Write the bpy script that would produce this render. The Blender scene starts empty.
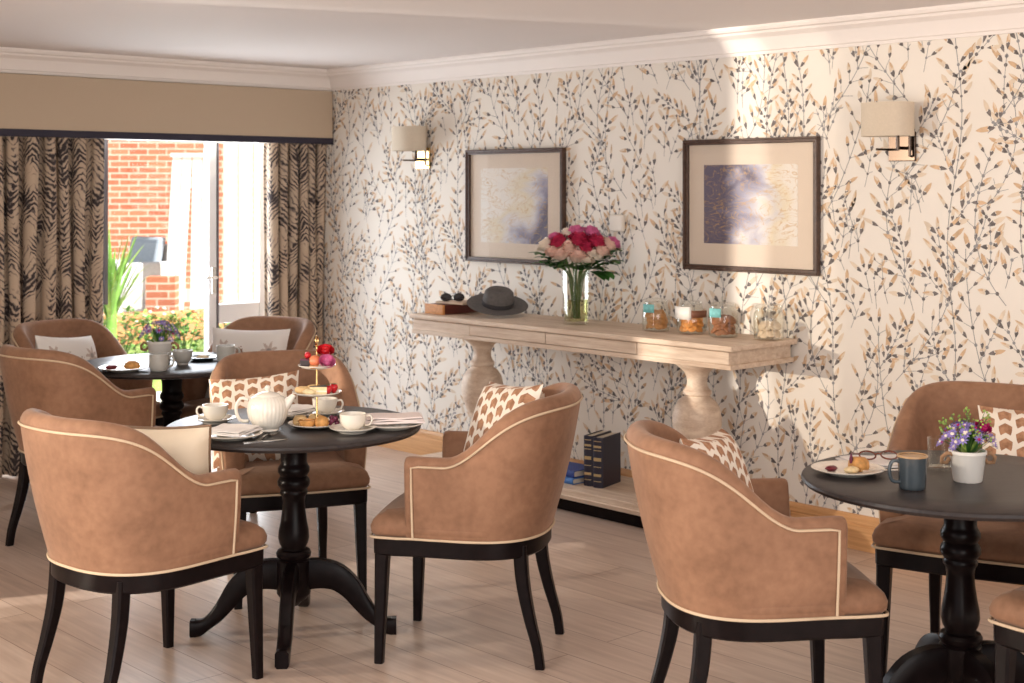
import bpy, math, random
from mathutils import Vector, Matrix
random.seed(7)
C = bpy.context.scene.collection
PI = math.pi
SRA = math.atan2(-.6809, .7324)

# ------------------------------------------------------------------ materials
def new_mat(name):
    m = bpy.data.materials.new(name); m.use_nodes = True
    nt = m.node_tree; b = nt.nodes['Principled BSDF']
    return m, nt, b
def N(nt, t, **kw):
    n = nt.nodes.new(t)
    for k, v in kw.items(): setattr(n, k, v)
    return n
def L(nt, a, b): nt.links.new(a, b)
def mathn(nt, op, a, b=None, c=None):
    n = N(nt, 'ShaderNodeMath', operation=op)
    for i, v in enumerate((a, b, c)):
        if v is None: continue
        if isinstance(v, (int, float)): n.inputs[i].default_value = v
        else: L(nt, v, n.inputs[i])
    return n.outputs[0]
def ramp(nt, fac, stops):
    r = N(nt, 'ShaderNodeValToRGB')
    els = r.color_ramp.elements
    while len(els) < len(stops): els.new(.5)
    for e, (p, c) in zip(els, stops):
        e.position = p; e.color = (*c, 1)
    L(nt, fac, r.inputs[0]); return r.outputs[0]
def mixc(nt, fac, a, b):
    n = N(nt, 'ShaderNodeMix', data_type='RGBA')
    if isinstance(fac, (int, float)): n.inputs[0].default_value = fac
    else: L(nt, fac, n.inputs[0])
    for s, v in ((6, a), (7, b)):
        if isinstance(v, tuple): n.inputs[s].default_value = (*v, 1)
        else: L(nt, v, n.inputs[s])
    return n.outputs[2]
def noise(nt, scale, detail=3, vec=None, dist=0, out=0):
    n = N(nt, 'ShaderNodeTexNoise'); n.inputs['Scale'].default_value = scale
    n.inputs['Detail'].default_value = detail; n.inputs['Distortion'].default_value = dist
    if vec is not None: L(nt, vec, n.inputs['Vector'])
    return n.outputs[out]
def coord(nt, which='Object', scale=None):
    t = N(nt, 'ShaderNodeTexCoord').outputs[which]
    if scale:
        m = N(nt, 'ShaderNodeMapping'); m.inputs['Scale'].default_value = scale
        L(nt, t, m.inputs[0]); t = m.outputs[0]
    return t
def bump(nt, b, h, strength=.3, dist=.01):
    n = N(nt, 'ShaderNodeBump'); n.inputs['Strength'].default_value = strength
    n.inputs['Distance'].default_value = dist
    L(nt, h, n.inputs['Height']); L(nt, n.outputs[0], b.inputs['Normal'])
def solid(name, col, rough=.5, metal=0, spec=.5, var=0, vscale=8, bmp=0, coat=0):
    m, nt, b = new_mat(name)
    b.inputs['Base Color'].default_value = (*col, 1); b.inputs['Roughness'].default_value = rough
    b.inputs['Metallic'].default_value = metal; b.inputs['Specular IOR Level'].default_value = spec
    b.inputs['Coat Weight'].default_value = coat
    v = coord(nt)
    nz = noise(nt, vscale, 4, v)
    if var:
        d = tuple(c*(1-var) for c in col); l = tuple(min(1, c*(1+var)) for c in col)
        L(nt, ramp(nt, nz, [(.3, d), (.7, l)]), b.inputs['Base Color'])
    if bmp: bump(nt, b, nz, bmp, .004)
    return m

M = {}
# tan suede
m, nt, b = new_mat('tan_suede')
v = coord(nt)
n1 = noise(nt, 5, 5, v); n2 = noise(nt, 40, 4, v)
f = mathn(nt, 'ADD', mathn(nt, 'MULTIPLY', n1, .7), mathn(nt, 'MULTIPLY', n2, .3))
L(nt, ramp(nt, f, [(.33, (.198, .098, .054)), (.67, (.325, .170, .098))]), b.inputs['Base Color'])
b.inputs['Roughness'].default_value = .72; b.inputs['Specular IOR Level'].default_value = .3
b.inputs['Sheen Weight'].default_value = .20; b.inputs['Sheen Roughness'].default_value = .45
b.inputs['Sheen Tint'].default_value = (1, .85, .72, 1)
bump(nt, b, n2, .08, .003); M['suede'] = m
M['piping'] = solid('cream_piping', (.56, .42, .28), .6)
M['ebony'] = solid('ebonised_wood', (.007, .004, .004), .30, spec=.11, var=.3, vscale=30)
# dark table top with faint grain
m, nt, b = new_mat('dark_table_top')
v = coord(nt, scale=(2, 40, 2)); n1 = noise(nt, 3, 5, v)
L(nt, ramp(nt, n1, [(.3, (.016, .012, .012)), (.7, (.032, .024, .022))]), b.inputs['Base Color'])
b.inputs['Roughness'].default_value = .40; b.inputs['Specular IOR Level'].default_value = .36; bump(nt, b, n1, .12, .002); M['tabletop'] = m
# limed oak
def wood(name, c1, c2, sc, rough=.55, spec=.35):
    m, nt, b = new_mat(name); v = coord(nt, scale=sc)
    n1 = noise(nt, 2.2, 6, v, .6); n2 = noise(nt, 14, 3, v)
    f = mathn(nt, 'ADD', mathn(nt, 'MULTIPLY', n1, .7), mathn(nt, 'MULTIPLY', n2, .3))
    L(nt, ramp(nt, f, [(.36, c1), (.64, c2)]), b.inputs['Base Color'])
    b.inputs['Roughness'].default_value = rough; b.inputs['Specular IOR Level'].default_value = spec
    bump(nt, b, f, .15, .003); return m
M['limed'] = wood('limed_oak', (.54, .39, .28), (.74, .60, .47), (14, 1.2, 22))
M['limed_v'] = wood('limed_oak_turned', (.56, .41, .30), (.76, .62, .49), (6, 6, 14))
M['oak'] = wood('honey_oak', (.50, .255, .10), (.66, .36, .16), (20, 1, 30), .5)
M['amber'] = wood('amber_wood', (.45, .18, .05), (.66, .30, .09), (3, 20, 30), .45)
M['mahogany'] = wood('mahogany', (.085, .018, .012), (.14, .032, .02), (2, 20, 30), .4)
# floor planks along Y
m, nt, b = new_mat('oak_floor_planks')
tc = coord(nt)
mp = N(nt, 'ShaderNodeMapping'); mp.inputs['Rotation'].default_value = (0, 0, PI/2); L(nt, tc, mp.inputs[0])
br = N(nt, 'ShaderNodeTexBrick'); L(nt, mp.outputs[0], br.inputs['Vector'])
br.offset = .37; br.inputs['Scale'].default_value = 1; br.inputs['Mortar Size'].default_value = .0022
br.inputs['Mortar Smooth'].default_value = .3
br.inputs['Brick Width'].default_value = 1.7; br.inputs['Row Height'].default_value = .19
br.inputs['Color1'].default_value = (.30, .30, .30, 1); br.inputs['Color2'].default_value = (.72, .72, .72, 1)
br.inputs['Mortar'].default_value = (0, 0, 0, 1); br.inputs['Bias'].default_value = 0
v2 = coord(nt, scale=(16, 1.1, 1)); g = noise(nt, 2.4, 6, v2, .5)
f = mathn(nt, 'ADD', mathn(nt, 'MULTIPLY', g, .62), mathn(nt, 'MULTIPLY', br.outputs[0], .38))
col = ramp(nt, f, [(.20, (.33, .235, .185)), (.50, (.50, .375, .30)), (.72, (.62, .49, .405))])
col = mixc(nt, br.outputs['Fac'], col, (.24, .15, .11))
L(nt, col, b.inputs['Base Color']); b.inputs['Roughness'].default_value = .32
b.inputs['Specular IOR Level'].default_value = .55
bump(nt, b, f, .08, .003); M['floor'] = m
M['paper'] = solid('wallpaper_ground', (.77, .715, .645), .75, spec=.25)
M['ink_slate'] = solid('wallpaper_slate_ink', (.165, .145, .14), .7, spec=.2, var=.4, vscale=40)
M['ink_stem'] = solid('wallpaper_stem_ink', (.29, .285, .29), .7, spec=.2)
M['ink_ochre'] = solid('wallpaper_ochre_ink', (.60, .415, .265), .7, spec=.2, var=.18, vscale=30)
M['ink_sand'] = solid('wallpaper_sand_ink', (.69, .575, .45), .7, spec=.2, var=.08, vscale=30)
M['plaster'] = solid('ceiling_paint', (.72, .67, .65), .8, spec=.2)
M['cornice'] = solid('cornice_paint', (.80, .74, .70), .6, spec=.3)
M['magnolia'] = solid('wall_paint', (.72, .66, .58), .8, spec=.2)
# pelmet linen
m, nt, b = new_mat('pelmet_linen'); v = coord(nt, scale=(300, 300, 300)); n1 = noise(nt, 1, 2, v)
L(nt, ramp(nt, n1, [(.3, (.43, .33, .235)), (.7, (.53, .42, .31))]), b.inputs['Base Color']); b.inputs['Roughness'].default_value = .85
M['linen'] = m
M['navy'] = solid('navy_braid', (.018, .014, .030), .6)
# curtain print : palm fronds, dark on sand
m, nt, b = new_mat('palm_curtain_print')
uv = coord(nt, 'UV'); sep = N(nt, 'ShaderNodeSeparateXYZ'); L(nt, uv, sep.inputs[0])
w = noise(nt, 2.2, 2, uv); ww = mathn(nt, 'MULTIPLY', mathn(nt, 'SUBTRACT', w, .5), .30)
u = mathn(nt, 'ADD', sep.outputs[0], ww)
fu = mathn(nt, 'SUBTRACT', mathn(nt, 'FRACT', mathn(nt, 'MULTIPLY', u, 6.0)), .5)
au = mathn(nt, 'ABSOLUTE', fu)
vv = mathn(nt, 'SUBTRACT', mathn(nt, 'MULTIPLY', sep.outputs[1], 30), mathn(nt, 'MULTIPLY', au, 5.0))
nn = noise(nt, 26, 3, uv)
vv = mathn(nt, 'ADD', vv, mathn(nt, 'MULTIPLY', nn, 1.6))
st = mathn(nt, 'SINE', mathn(nt, 'MULTIPLY', vv, 2*PI))
patch = noise(nt, 7, 3, uv)
st2 = mathn(nt, 'ADD', mathn(nt, 'MULTIPLY', st, .5), mathn(nt, 'MULTIPLY', mathn(nt, 'SUBTRACT', patch, .45), 4.2))
st3 = mathn(nt, 'ADD', st2, mathn(nt, 'MULTIPLY', mathn(nt, 'LESS_THAN', au, .05), .4))
L(nt, ramp(nt, st3, [(.20, (.50, .385, .285)), (.55, (.19, .15, .13)), (.85, (.05, .04, .04))]), b.inputs['Base Color'])
b.inputs['Roughness'].default_value = .85; b.inputs['Specular IOR Level'].default_value = .2; M['curtain'] = m
# chevron cushion print
m, nt, b = new_mat('chevron_cushion_print')
uv = coord(nt, 'UV'); sep = N(nt, 'ShaderNodeSeparateXYZ'); L(nt, uv, sep.inputs[0])
cu = mathn(nt, 'MULTIPLY', sep.outputs[0], 7.0)
fu = mathn(nt, 'ABSOLUTE', mathn(nt, 'SUBTRACT', mathn(nt, 'FRACT', cu), .5))
fl = mathn(nt, 'MULTIPLY', mathn(nt, 'MODULO', mathn(nt, 'FLOOR', cu), 2), .5)
vr = mathn(nt, 'FRACT', mathn(nt, 'ADD', mathn(nt, 'ADD', mathn(nt, 'MULTIPLY', sep.outputs[1], 7.5), fl), mathn(nt, 'MULTIPLY', fu, .62)))
rim = mathn(nt, 'SUBTRACT', .40, mathn(nt, 'MULTIPLY', mathn(nt, 'POWER', mathn(nt, 'SUBTRACT', 1, vr), 3), .16))
inside = mathn(nt, 'MULTIPLY', mathn(nt, 'LESS_THAN', fu, rim), mathn(nt, 'LESS_THAN', mathn(nt, 'ABSOLUTE', mathn(nt, 'SUBTRACT', vr, .45)), .33))
br_ = ramp(nt, noise(nt, 18, 3, uv), [(.35, (.27, .135, .075)), (.65, (.46, .25, .145))])
L(nt, mixc(nt, inside, (.76, .68, .58), br_), b.inputs['Base Color']); b.inputs['Roughness'].default_value = .85
b.inputs['Specular IOR Level'].default_value = .2; M['chevron'] = m
# flower cushion print : one brown dried bloom each side
def flower_print(name, ground):
    m, nt, b = new_mat(name)
    uv = coord(nt, 'UV'); col = ground
    last = None
    for k, (cx, cy, r, a) in enumerate([(.60, .48, .24, 5), (.22, .66, .13, 7), (.90, .70, .12, 6)]):
        s = N(nt, 'ShaderNodeVectorMath', operation='SUBTRACT'); L(nt, uv, s.inputs[0]); s.inputs[1].default_value = (cx, cy, 0)
        q = N(nt, 'ShaderNodeSeparateXYZ'); L(nt, s.outputs[0], q.inputs[0])
        ang = mathn(nt, 'ARCTAN2', q.outputs[1], q.outputs[0])
        ln = N(nt, 'ShaderNodeVectorMath', operation='LENGTH'); L(nt, s.outputs[0], ln.inputs[0])
        pet = mathn(nt, 'MULTIPLY', mathn(nt, 'ADD', mathn(nt, 'MULTIPLY', mathn(nt, 'COSINE', mathn(nt, 'MULTIPLY', ang, a)), .28), .72), r)
        pet = mathn(nt, 'MULTIPLY', pet, mathn(nt, 'ADD', mathn(nt, 'MULTIPLY', noise(nt, 30, 2, uv), .8), .6))
        ins = mathn(nt, 'LESS_THAN', ln.outputs[1], pet)
        core = mathn(nt, 'LESS_THAN', ln.outputs[1], r*.28)
        pc = mixc(nt, core, (.42, .30, .24) if k else (.30, .19, .14), (.08, .045, .035))
        col = mixc(nt, mathn(nt, 'MULTIPLY', ins, 1 if k == 0 else .7), col, pc)
    L(nt, col, b.inputs['Base Color']); b.inputs['Roughness'].default_value = .85; return m
M['flowerprint'] = flower_print('flower_cushion_print', (.78, .74, .70))
M['cream_leather'] = solid('cream_cushion_fabric', (.70, .58, .43), .6, var=.06)
M['brown_piping'] = solid('brown_cushion_piping', (.20, .12, .07), .6)
M['china'] = solid('cream_china', (.82, .76, .66), .18, spec=.5, coat=.3)
M['china_grey'] = solid('stoneware_grey', (.50, .49, .45), .3, var=.06, vscale=20)
M['china_blue'] = solid('slate_blue_stoneware', (.050, .062, .070), .22, var=.15, vscale=15, coat=.3)
M['rim_brown'] = solid('toffee_glaze', (.40, .24, .11), .3)
M['napkin'] = solid('white_napkin_linen', (.82, .78, .74), .85, bmp=.15, vscale=60)
M['napkin_pink'] = solid('blush_napkin_linen', (.80, .70, .66), .85, bmp=.15, vscale=60)
M['steel'] = solid('cutlery_steel', (.72, .68, .64), .18, metal=1)
M['brass'] = solid('brass', (.80, .58, .25), .18, metal=1)
M['nickel'] = solid('aged_nickel', (.13, .095, .075), .25, metal=1)
M['gilt'] = solid('gilt_rod', (.75, .50, .22), .25, metal=1)
M['coffee'] = solid('coffee_crema', (.42, .25, .10), .35, var=.25, vscale=50)
M['shade'] = solid('lampshade_linen', (.60, .51, .40), .85, var=.03, vscale=120)
M['frame'] = wood('walnut_frame', (.055, .03, .022), (.10, .058, .042), (20, 20, 20), .35)
M['mount'] = solid('picture_mount', (.74, .62, .53), .6, spec=.3)
def glass(name, tint=(1, 1, 1), gl=.9, rough=.0, opac=.0):
    m = bpy.data.materials.new(name); m.use_nodes = True; nt = m.node_tree; nt.nodes.clear()
    out = N(nt, 'ShaderNodeOutputMaterial'); tr = N(nt, 'ShaderNodeBsdfTransparent'); tr.inputs[0].default_value = (*tint, 1)
    gs = N(nt, 'ShaderNodeBsdfGlossy'); gs.inputs['Roughness'].default_value = rough; gs.inputs[0].default_value = (gl, gl, gl, 1)
    lw = N(nt, 'ShaderNodeLayerWeight'); lw.inputs[0].default_value = .5
    fr = mathn(nt, 'ADD', mathn(nt, 'MULTIPLY', mathn(nt, 'POWER', lw.outputs['Facing'], 3.5), .75), .035)
    mx = N(nt, 'ShaderNodeMixShader'); L(nt, fr, mx.inputs[0]); L(nt, tr.outputs[0], mx.inputs[1]); L(nt, gs.outputs[0], mx.inputs[2])
    L(nt, mx.outputs[0], out.inputs[0]); return m
M['glass'] = glass('clear_glass', (.97, .97, .95))
M['picture_glass'] = glass('picture_glass', (.99, .99, .98), .6, .03)
M['pane'] = glass('window_glass', (.98, .99, 1.0))
M['water'] = glass('vase_water', (.82, .82, .62))
for vn, vo in (('lamp_filter', .45), ('lamp_filter_dense', .68)):  # see-through filters, added to weaken the off-camera lamp
  m = bpy.data.materials.new(vn); m.use_nodes = True; nt = m.node_tree; nt.nodes.clear()
  out = N(nt, 'ShaderNodeOutputMaterial'); tr = N(nt, 'ShaderNodeBsdfTransparent'); tr.inputs[0].default_value = (1, .96, .9, 1)
  df = N(nt, 'ShaderNodeBsdfDiffuse'); df.inputs[0].default_value = (.85, .82, .78, 1)
  mx = N(nt, 'ShaderNodeMixShader'); mx.inputs[0].default_value = vo; L(nt, tr.outputs[0], mx.inputs[1]); L(nt, df.outputs[0], mx.inputs[2]); L(nt, mx.outputs[0], out.inputs[0])
  M[vn] = m
M['white_frame'] = solid('white_window_frame', (.88, .88, .89), .35)
M['dark_frame'] = solid('dark_frame_gasket', (.16, .15, .17), .5)
def abstract(name, seed, flip):
    m, nt, b = new_mat(name); uv = coord(nt, 'UV')
    mp = N(nt, 'ShaderNodeMapping'); mp.inputs['Location'].default_value = (seed, seed*.7, 0); mp.inputs['Scale'].default_value = (1.2, 1.6, 1); mp.inputs['Rotation'].default_value = (0, 0, .7 if flip else -.5)
    L(nt, uv, mp.inputs[0])
    n1 = noise(nt, 1.3, 4, mp.outputs[0], .9); n2 = noise(nt, 3.1, 6, mp.outputs[0], 2.6)
    sep = N(nt, 'ShaderNodeSeparateXYZ'); L(nt, uv, sep.inputs[0])
    if flip: side = mathn(nt, 'ADD', mathn(nt, 'MULTIPLY', sep.outputs[0], -.75), .62)
    else: side = mathn(nt, 'ADD', mathn(nt, 'MULTIPLY', sep.outputs[0], .62), mathn(nt, 'MULTIPLY', sep.outputs[1], -.42)); side = mathn(nt, 'SUBTRACT', side, .05)
    f = mathn(nt, 'ADD', mathn(nt, 'MULTIPLY', n1, .75), side)
    base = ramp(nt, f, [(.30, (.80, .74, .70)), (.44, (.76, .66, .52)), (.54, (.70, .66, .68)), (.64, (.40, .38, .50)), (.76, (.13, .11, .18))])
    gold = mathn(nt, 'MULTIPLY', mathn(nt, 'LESS_THAN', mathn(nt, 'ABSOLUTE', mathn(nt, 'SUBTRACT', n2, .53)), .016), .6)
    L(nt, mixc(nt, gold, base, (.60, .36, .14)), b.inputs['Base Color']); b.inputs['Roughness'].default_value = .5; return m
M['art1'] = abstract('abstract_print_gold', 1.3, False); M['art2'] = abstract('abstract_print_violet', 4.1, True)
M['felt'] = solid('grey_felt', (.115, .105, .10), .9, var=.15, vscale=60)
M['felt_dark'] = solid('hat_band', (.035, .032, .035), .8)
M['black_gloss'] = solid('dark_acetate', (.02, .014, .014), .15)
M['tortoise'] = solid('tortoiseshell', (.17, .045, .025), .2, var=.5, vscale=70)
M['book_blue'] = solid('blue_book_cloth', (.018, .045, .22), .6, var=.1)
M['book_sky'] = solid('bright_blue_book_cloth', (.05, .16, .42), .6, var=.1)
M['book_navy'] = solid('navy_book_leather', (.012, .010, .028), .4)
M['pages'] = solid('book_pages', (.70, .62, .50), .8, var=.1, vscale=200)
M['gold_leaf'] = solid('gold_tooling', (.62, .48, .25), .35, metal=.7)
M['biscuit'] = solid('golden_biscuit', (.50, .24, .085), .75, var=.25, vscale=50, bmp=.3)
M['biscuit_dark'] = solid('dark_biscuit', (.28, .11, .045), .75, var=.3, vscale=50, bmp=.3)
M['biscuit_pale'] = solid('pale_shortbread', (.74, .60, .45), .8, var=.1, vscale=50, bmp=.3)
M['orange_biscuit'] = solid('ginger_biscuit', (.62, .25, .05), .6, var=.3, vscale=50, bmp=.3)
M['aqua'] = solid('aqua_label_paper', (.20, .52, .52), .7, var=.15, vscale=90)
M['label_white'] = solid('white_label_paper', (.80, .76, .70), .7)
M['label_brown'] = solid('brown_label_paper', (.16, .06, .03), .6)
M['leaf'] = solid('green_leaf', (.035, .13, .02), .5, var=.4, vscale=25)
M['stem'] = solid('green_stem', (.09, .16, .04), .5, var=.3)
M['rose'] = solid('crimson_petal', (.46, .022, .075), .6, var=.3, vscale=60)
M['pink'] = solid('pink_petal', (.62, .14, .30), .6, var=.25, vscale=60)
M['blush'] = solid('blush_petal', (.82, .55, .45), .65, var=.12, vscale=60)
M['cream_petal'] = solid('cream_petal', (.82, .70, .58), .65, var=.1, vscale=60)
M['lilac'] = solid('lilac_petal', (.22, .17, .46), .65, var=.35, vscale=60)
M['magenta'] = solid('magenta_petal', (.42, .008, .12), .6, var=.3, vscale=60)
M['yellow_green'] = solid('yellow_green_sprig', (.25, .36, .07), .6, var=.4, vscale=40)
M['white_pot'] = solid('white_enamel_pot', (.78, .74, .68), .3)
M['rope'] = solid('jute_rope', (.34, .19, .10), .85, var=.3, vscale=120)
M['pastry'] = solid('baked_pastry', (.60, .30, .09), .65, var=.35, vscale=45, bmp=.4)
M['scone'] = solid('pale_scone', (.68, .46, .22), .75, var=.25, vscale=45, bmp=.4)
M['sponge'] = solid('sponge_sandwich', (.76, .60, .34), .8, var=.15, vscale=70, bmp=.3)
M['berry'] = solid('red_berry', (.55, .012, .02), .3, var=.3, vscale=90)
M['peach'] = solid('peach_glaze', (.72, .22, .10), .35, var=.2)
M['choc'] = solid('chocolate', (.025, .010, .010), .4)
M['plum'] = solid('plum_berry', (.13, .012, .045), .4, var=.4, vscale=90)
M['jam'] = solid('berry_jam', (.14, .01, .02), .3)
M['thermo'] = solid('white_plastic', (.74, .68, .60), .4)
# outside
m, nt, b = new_mat('sunny_brick'); v = coord(nt)
br = N(nt, 'ShaderNodeTexBrick'); L(nt, v, br.inputs['Vector'])
br.inputs['Scale'].default_value = 1; br.inputs['Brick Width'].default_value = .225; br.inputs['Row Height'].default_value = .075; br.inputs['Mortar Size'].default_value = .008
br.inputs['Color1'].default_value = (.36, .11, .055, 1); br.inputs['Color2'].default_value = (.50, .19, .10, 1); br.inputs['Mortar'].default_value = (.62, .48, .38, 1)
L(nt, br.outputs[0], b.inputs['Base Color']); b.inputs['Roughness'].default_value = .9; M['brick'] = m
M['paving'] = solid('pale_paving', (.72, .66, .58), .8, var=.1, vscale=3)
M['lawn'] = solid('soil_and_grass', (.20, .30, .07), .9, var=.4, vscale=9)
M['white_board'] = solid('white_painted_board', (.86, .84, .80), .6)
M['fence'] = solid('pale_cream_fence', (.80, .70, .52), .8, var=.1, vscale=6)
M['wicker'] = solid('grey_wicker', (.50, .50, .49), .7, var=.2, vscale=60)
M['blue_grey'] = solid('blue_grey_cushion_cloth', (.28, .33, .38), .8)
M['spike'] = solid('spiky_green_leaf', (.16, .34, .05), .5, var=.3, vscale=9)
M['bush'] = solid('garden_leaf', (.10, .25, .04), .6, var=.4, vscale=12)
M['terracotta'] = solid('terracotta_edging', (.60, .24, .11), .8)

# ------------------------------------------------------------------ mesh kit
class MB:
    def __init__(s): s.v = []; s.f = []; s.mi = []; s.uv = None; s.mats = []
    def slot(s, mat):
        if mat not in s.mats: s.mats.append(mat)
        return s.mats.index(mat)
    def add(s, vs, fs, mat=None, xf=None):
        o = len(s.v); k = s.slot(mat) if mat else 0
        s.v += [tuple(xf @ Vector(p)) if xf else tuple(p) for p in vs]
        s.f += [tuple(i+o for i in f) for f in fs]; s.mi += [k]*len(fs)
    def box(s, x0, x1, y0, y1, z0, z1, mat=None, xf=None):
        v = [(x, y, z) for z in (z0, z1) for y in (y0, y1) for x in (x0, x1)]
        s.add(v, [(0, 2, 3, 1), (4, 5, 7, 6), (0, 1, 5, 4), (2, 6, 7, 3), (0, 4, 6, 2), (1, 3, 7, 5)], mat, xf)
    def lathe(s, prof, n=32, mat=None, xf=None, sx=1, sy=1, rmod=None):
        vs = []; fs = []
        for (r, z) in prof:
            for i in range(n):
                a = 2*PI*i/n; q = r*(rmod(a) if rmod else 1)
                vs.append((q*math.cos(a)*sx, q*math.sin(a)*sy, z))
        for j in range(len(prof)-1):
            for i in range(n):
                k = (i+1) % n
                fs.append((j*n+i, j*n+k, (j+1)*n+k, (j+1)*n+i))
        if prof[0][0] > 1e-6: fs.append(tuple(reversed(range(n))))
        if prof[-1][0] > 1e-6: fs.append(tuple(range((len(prof)-1)*n, len(prof)*n)))
        s.add(vs, fs, mat, xf)
    def tube(s, pts, r, n=8, closed=False, mat=None, xf=None, flat=1):
        pts = [Vector(p) for p in pts]; m = len(pts); vs = []; fs = []
        rr = r if isinstance(r, (list, tuple)) else [r]*m
        up = None
        for i, p in enumerate(pts):
            a = pts[(i-1) % m] if (closed or i > 0) else p
            b = pts[(i+1) % m] if (closed or i < m-1) else p
            t = (b-a).normalized()
            if up is None:
                up = t.orthogonal().normalized()
            up = (up - t*up.dot(t)).normalized(); w = t.cross(up)
            for k in range(n):
                c = 2*PI*k/n; vs.append(p + up*(math.cos(c)*rr[i]) + w*(math.sin(c)*rr[i]*flat))
        for i in range(m if closed else m-1):
            j = (i+1) % m
            for k in range(n):
                l = (k+1) % n; fs.append((i*n+k, i*n+l, j*n+l, j*n+k))
        if not closed:
            fs.append(tuple(reversed(range(n)))); fs.append(tuple(range((m-1)*n, m*n)))
        s.add(vs, fs, mat, xf)
    def loft(s, secs, mat=None, xf=None):
        """secs: lists of equal count point loops"""
        n = len(secs[0]); vs = [p for q in secs for p in q]; fs = []
        for j in range(len(secs)-1):
            for i in range(n):
                k = (i+1) % n; fs.append((j*n+i, j*n+k, (j+1)*n+k, (j+1)*n+i))
        fs.append(tuple(reversed(range(n)))); fs.append(tuple(range((len(secs)-1)*n, len(secs)*n)))
        s.add(vs, fs, mat, xf)
    def ball(s, c, r, n=10, mat=None, sq=(1, 1, 1), jit=0, xf=None):
        prof = [(math.sin(PI*j/n), -math.cos(PI*j/n)) for j in range(n+1)]
        vs = []; fs = []; m = n+4
        for j in range(1, n):
            for i in range(m):
                a = 2*PI*i/m; q = 1+random.uniform(-jit, jit)
                vs.append((c[0]+r*sq[0]*prof[j][0]*math.cos(a)*q, c[1]+r*sq[1]*prof[j][0]*math.sin(a)*q, c[2]+r*sq[2]*prof[j][1]*q))
        for j in range(n-2):
            for i in range(m):
                k = (i+1) % m; fs.append((j*m+i, j*m+k, (j+1)*m+k, (j+1)*m+i))
        b = len(vs); vs += [(c[0], c[1], c[2]-r*sq[2]), (c[0], c[1], c[2]+r*sq[2])]
        for i in range(m):
            k = (i+1) % m; fs.append((b, k, i)); fs.append((b+1, (n-2)*m+i, (n-2)*m+k))
        s.add(vs, fs, mat, xf)
    def build(s, name, mat=None, parent=None, smooth=40, bevel=0, loc=None, rot=None, uvs=None, subd=0, solidify=0, seg=2):
        me = bpy.data.meshes.new(name); me.from_pydata(s.v, [], s.f)
        for q in (s.mats or [mat]): me.materials.append(q)
        if s.mats:
            me.polygons.foreach_set('material_index', s.mi)
        if uvs:
            l = me.uv_layers.new(name='UVMap')
            for lp in me.loops: l.data[lp.index].uv = uvs[lp.vertex_index]
        me.validate(); me.update()
        o = bpy.data.objects.new(name, me); C.objects.link(o)
        if parent: o.parent = parent
        if loc: o.location = loc
        if rot: o.rotation_euler = rot
        if smooth:
            me.polygons.foreach_set('use_smooth', [True]*len(me.polygons))
            try: me.set_sharp_from_angle(angle=math.radians(smooth))
            except Exception: pass
        if bevel:
            q = o.modifiers.new('bevel', 'BEVEL'); q.width = bevel; q.segments = seg; q.limit_method = 'ANGLE'; q.angle_limit = math.radians(35)
        if solidify:
            q = o.modifiers.new('thick', 'SOLIDIFY'); q.thickness = solidify; q.offset = 0
        if subd:
            q = o.modifiers.new('sub', 'SUBSURF'); q.levels = subd; q.render_levels = subd
        return o
def tag(o, label=None, cat=None, group=None, kind=None):
    if label: o['label'] = label
    if cat: o['category'] = cat
    if group: o['group'] = group
    if kind: o['kind'] = kind
    return o
def thing(name, label, cat, loc=(0, 0, 0), rz=0, group=None):
    o = bpy.data.objects.new(name, None); C.objects.link(o); o.empty_display_size = .05
    o.location = loc; o.rotation_euler = (0, 0, rz); return tag(o, label, cat, group)
def struct(name, mb, mat, **k):
    o = mb.build(name, mat, **k); o['kind'] = 'structure'; return o
def copy_tree(o, parent=None):
    c = o.copy(); C.objects.link(c)
    if parent: c.parent = parent
    for ch in list(o.children): copy_tree(ch, c)
    return c
def dup(o, label, loc=None, rz=None, group=None):
    c = copy_tree(o); c['label'] = label
    if loc: c.location = loc
    if rz is not None: c.rotation_euler = (0, 0, rz)
    if group: c['group'] = group
    return c
def T(x=0, y=0, z=0): return Matrix.Translation((x, y, z))
def R(a, ax): return Matrix.Rotation(a, 4, ax)
def smooth01(x): x = max(0, min(1, x)); return x*x*(3-2*x)
def resample(pts, k=4):
    out = []; n = len(pts)
    for i in range(n-1):
        a, b_, c, d = pts[max(0, i-1)], pts[i], pts[i+1], pts[min(n-1, i+2)]
        for q in range(k):
            f = q/k
            out.append(tuple(.5*(2*y+(-x+z)*f+(2*x-5*y+4*z-w)*f*f+(-x+3*y-3*z+w)*f**3) for x, y, z, w in zip(a, b_, c, d)))
    out.append(tuple(pts[-1])); return out

# ------------------------------------------------------------------ room
WX = 5.35; WY = 7.45; CZ = 2.325
b = MB(); b.box(-1.6, WX, -2.2, 7.80, -.10, 0); struct('floor', b, M['floor'], smooth=0)
b = MB(); b.box(.55, WX+.2, -1.0, WY+.3, CZ, CZ+.15); struct('ceiling', b, M['plaster'], smooth=0)
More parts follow.
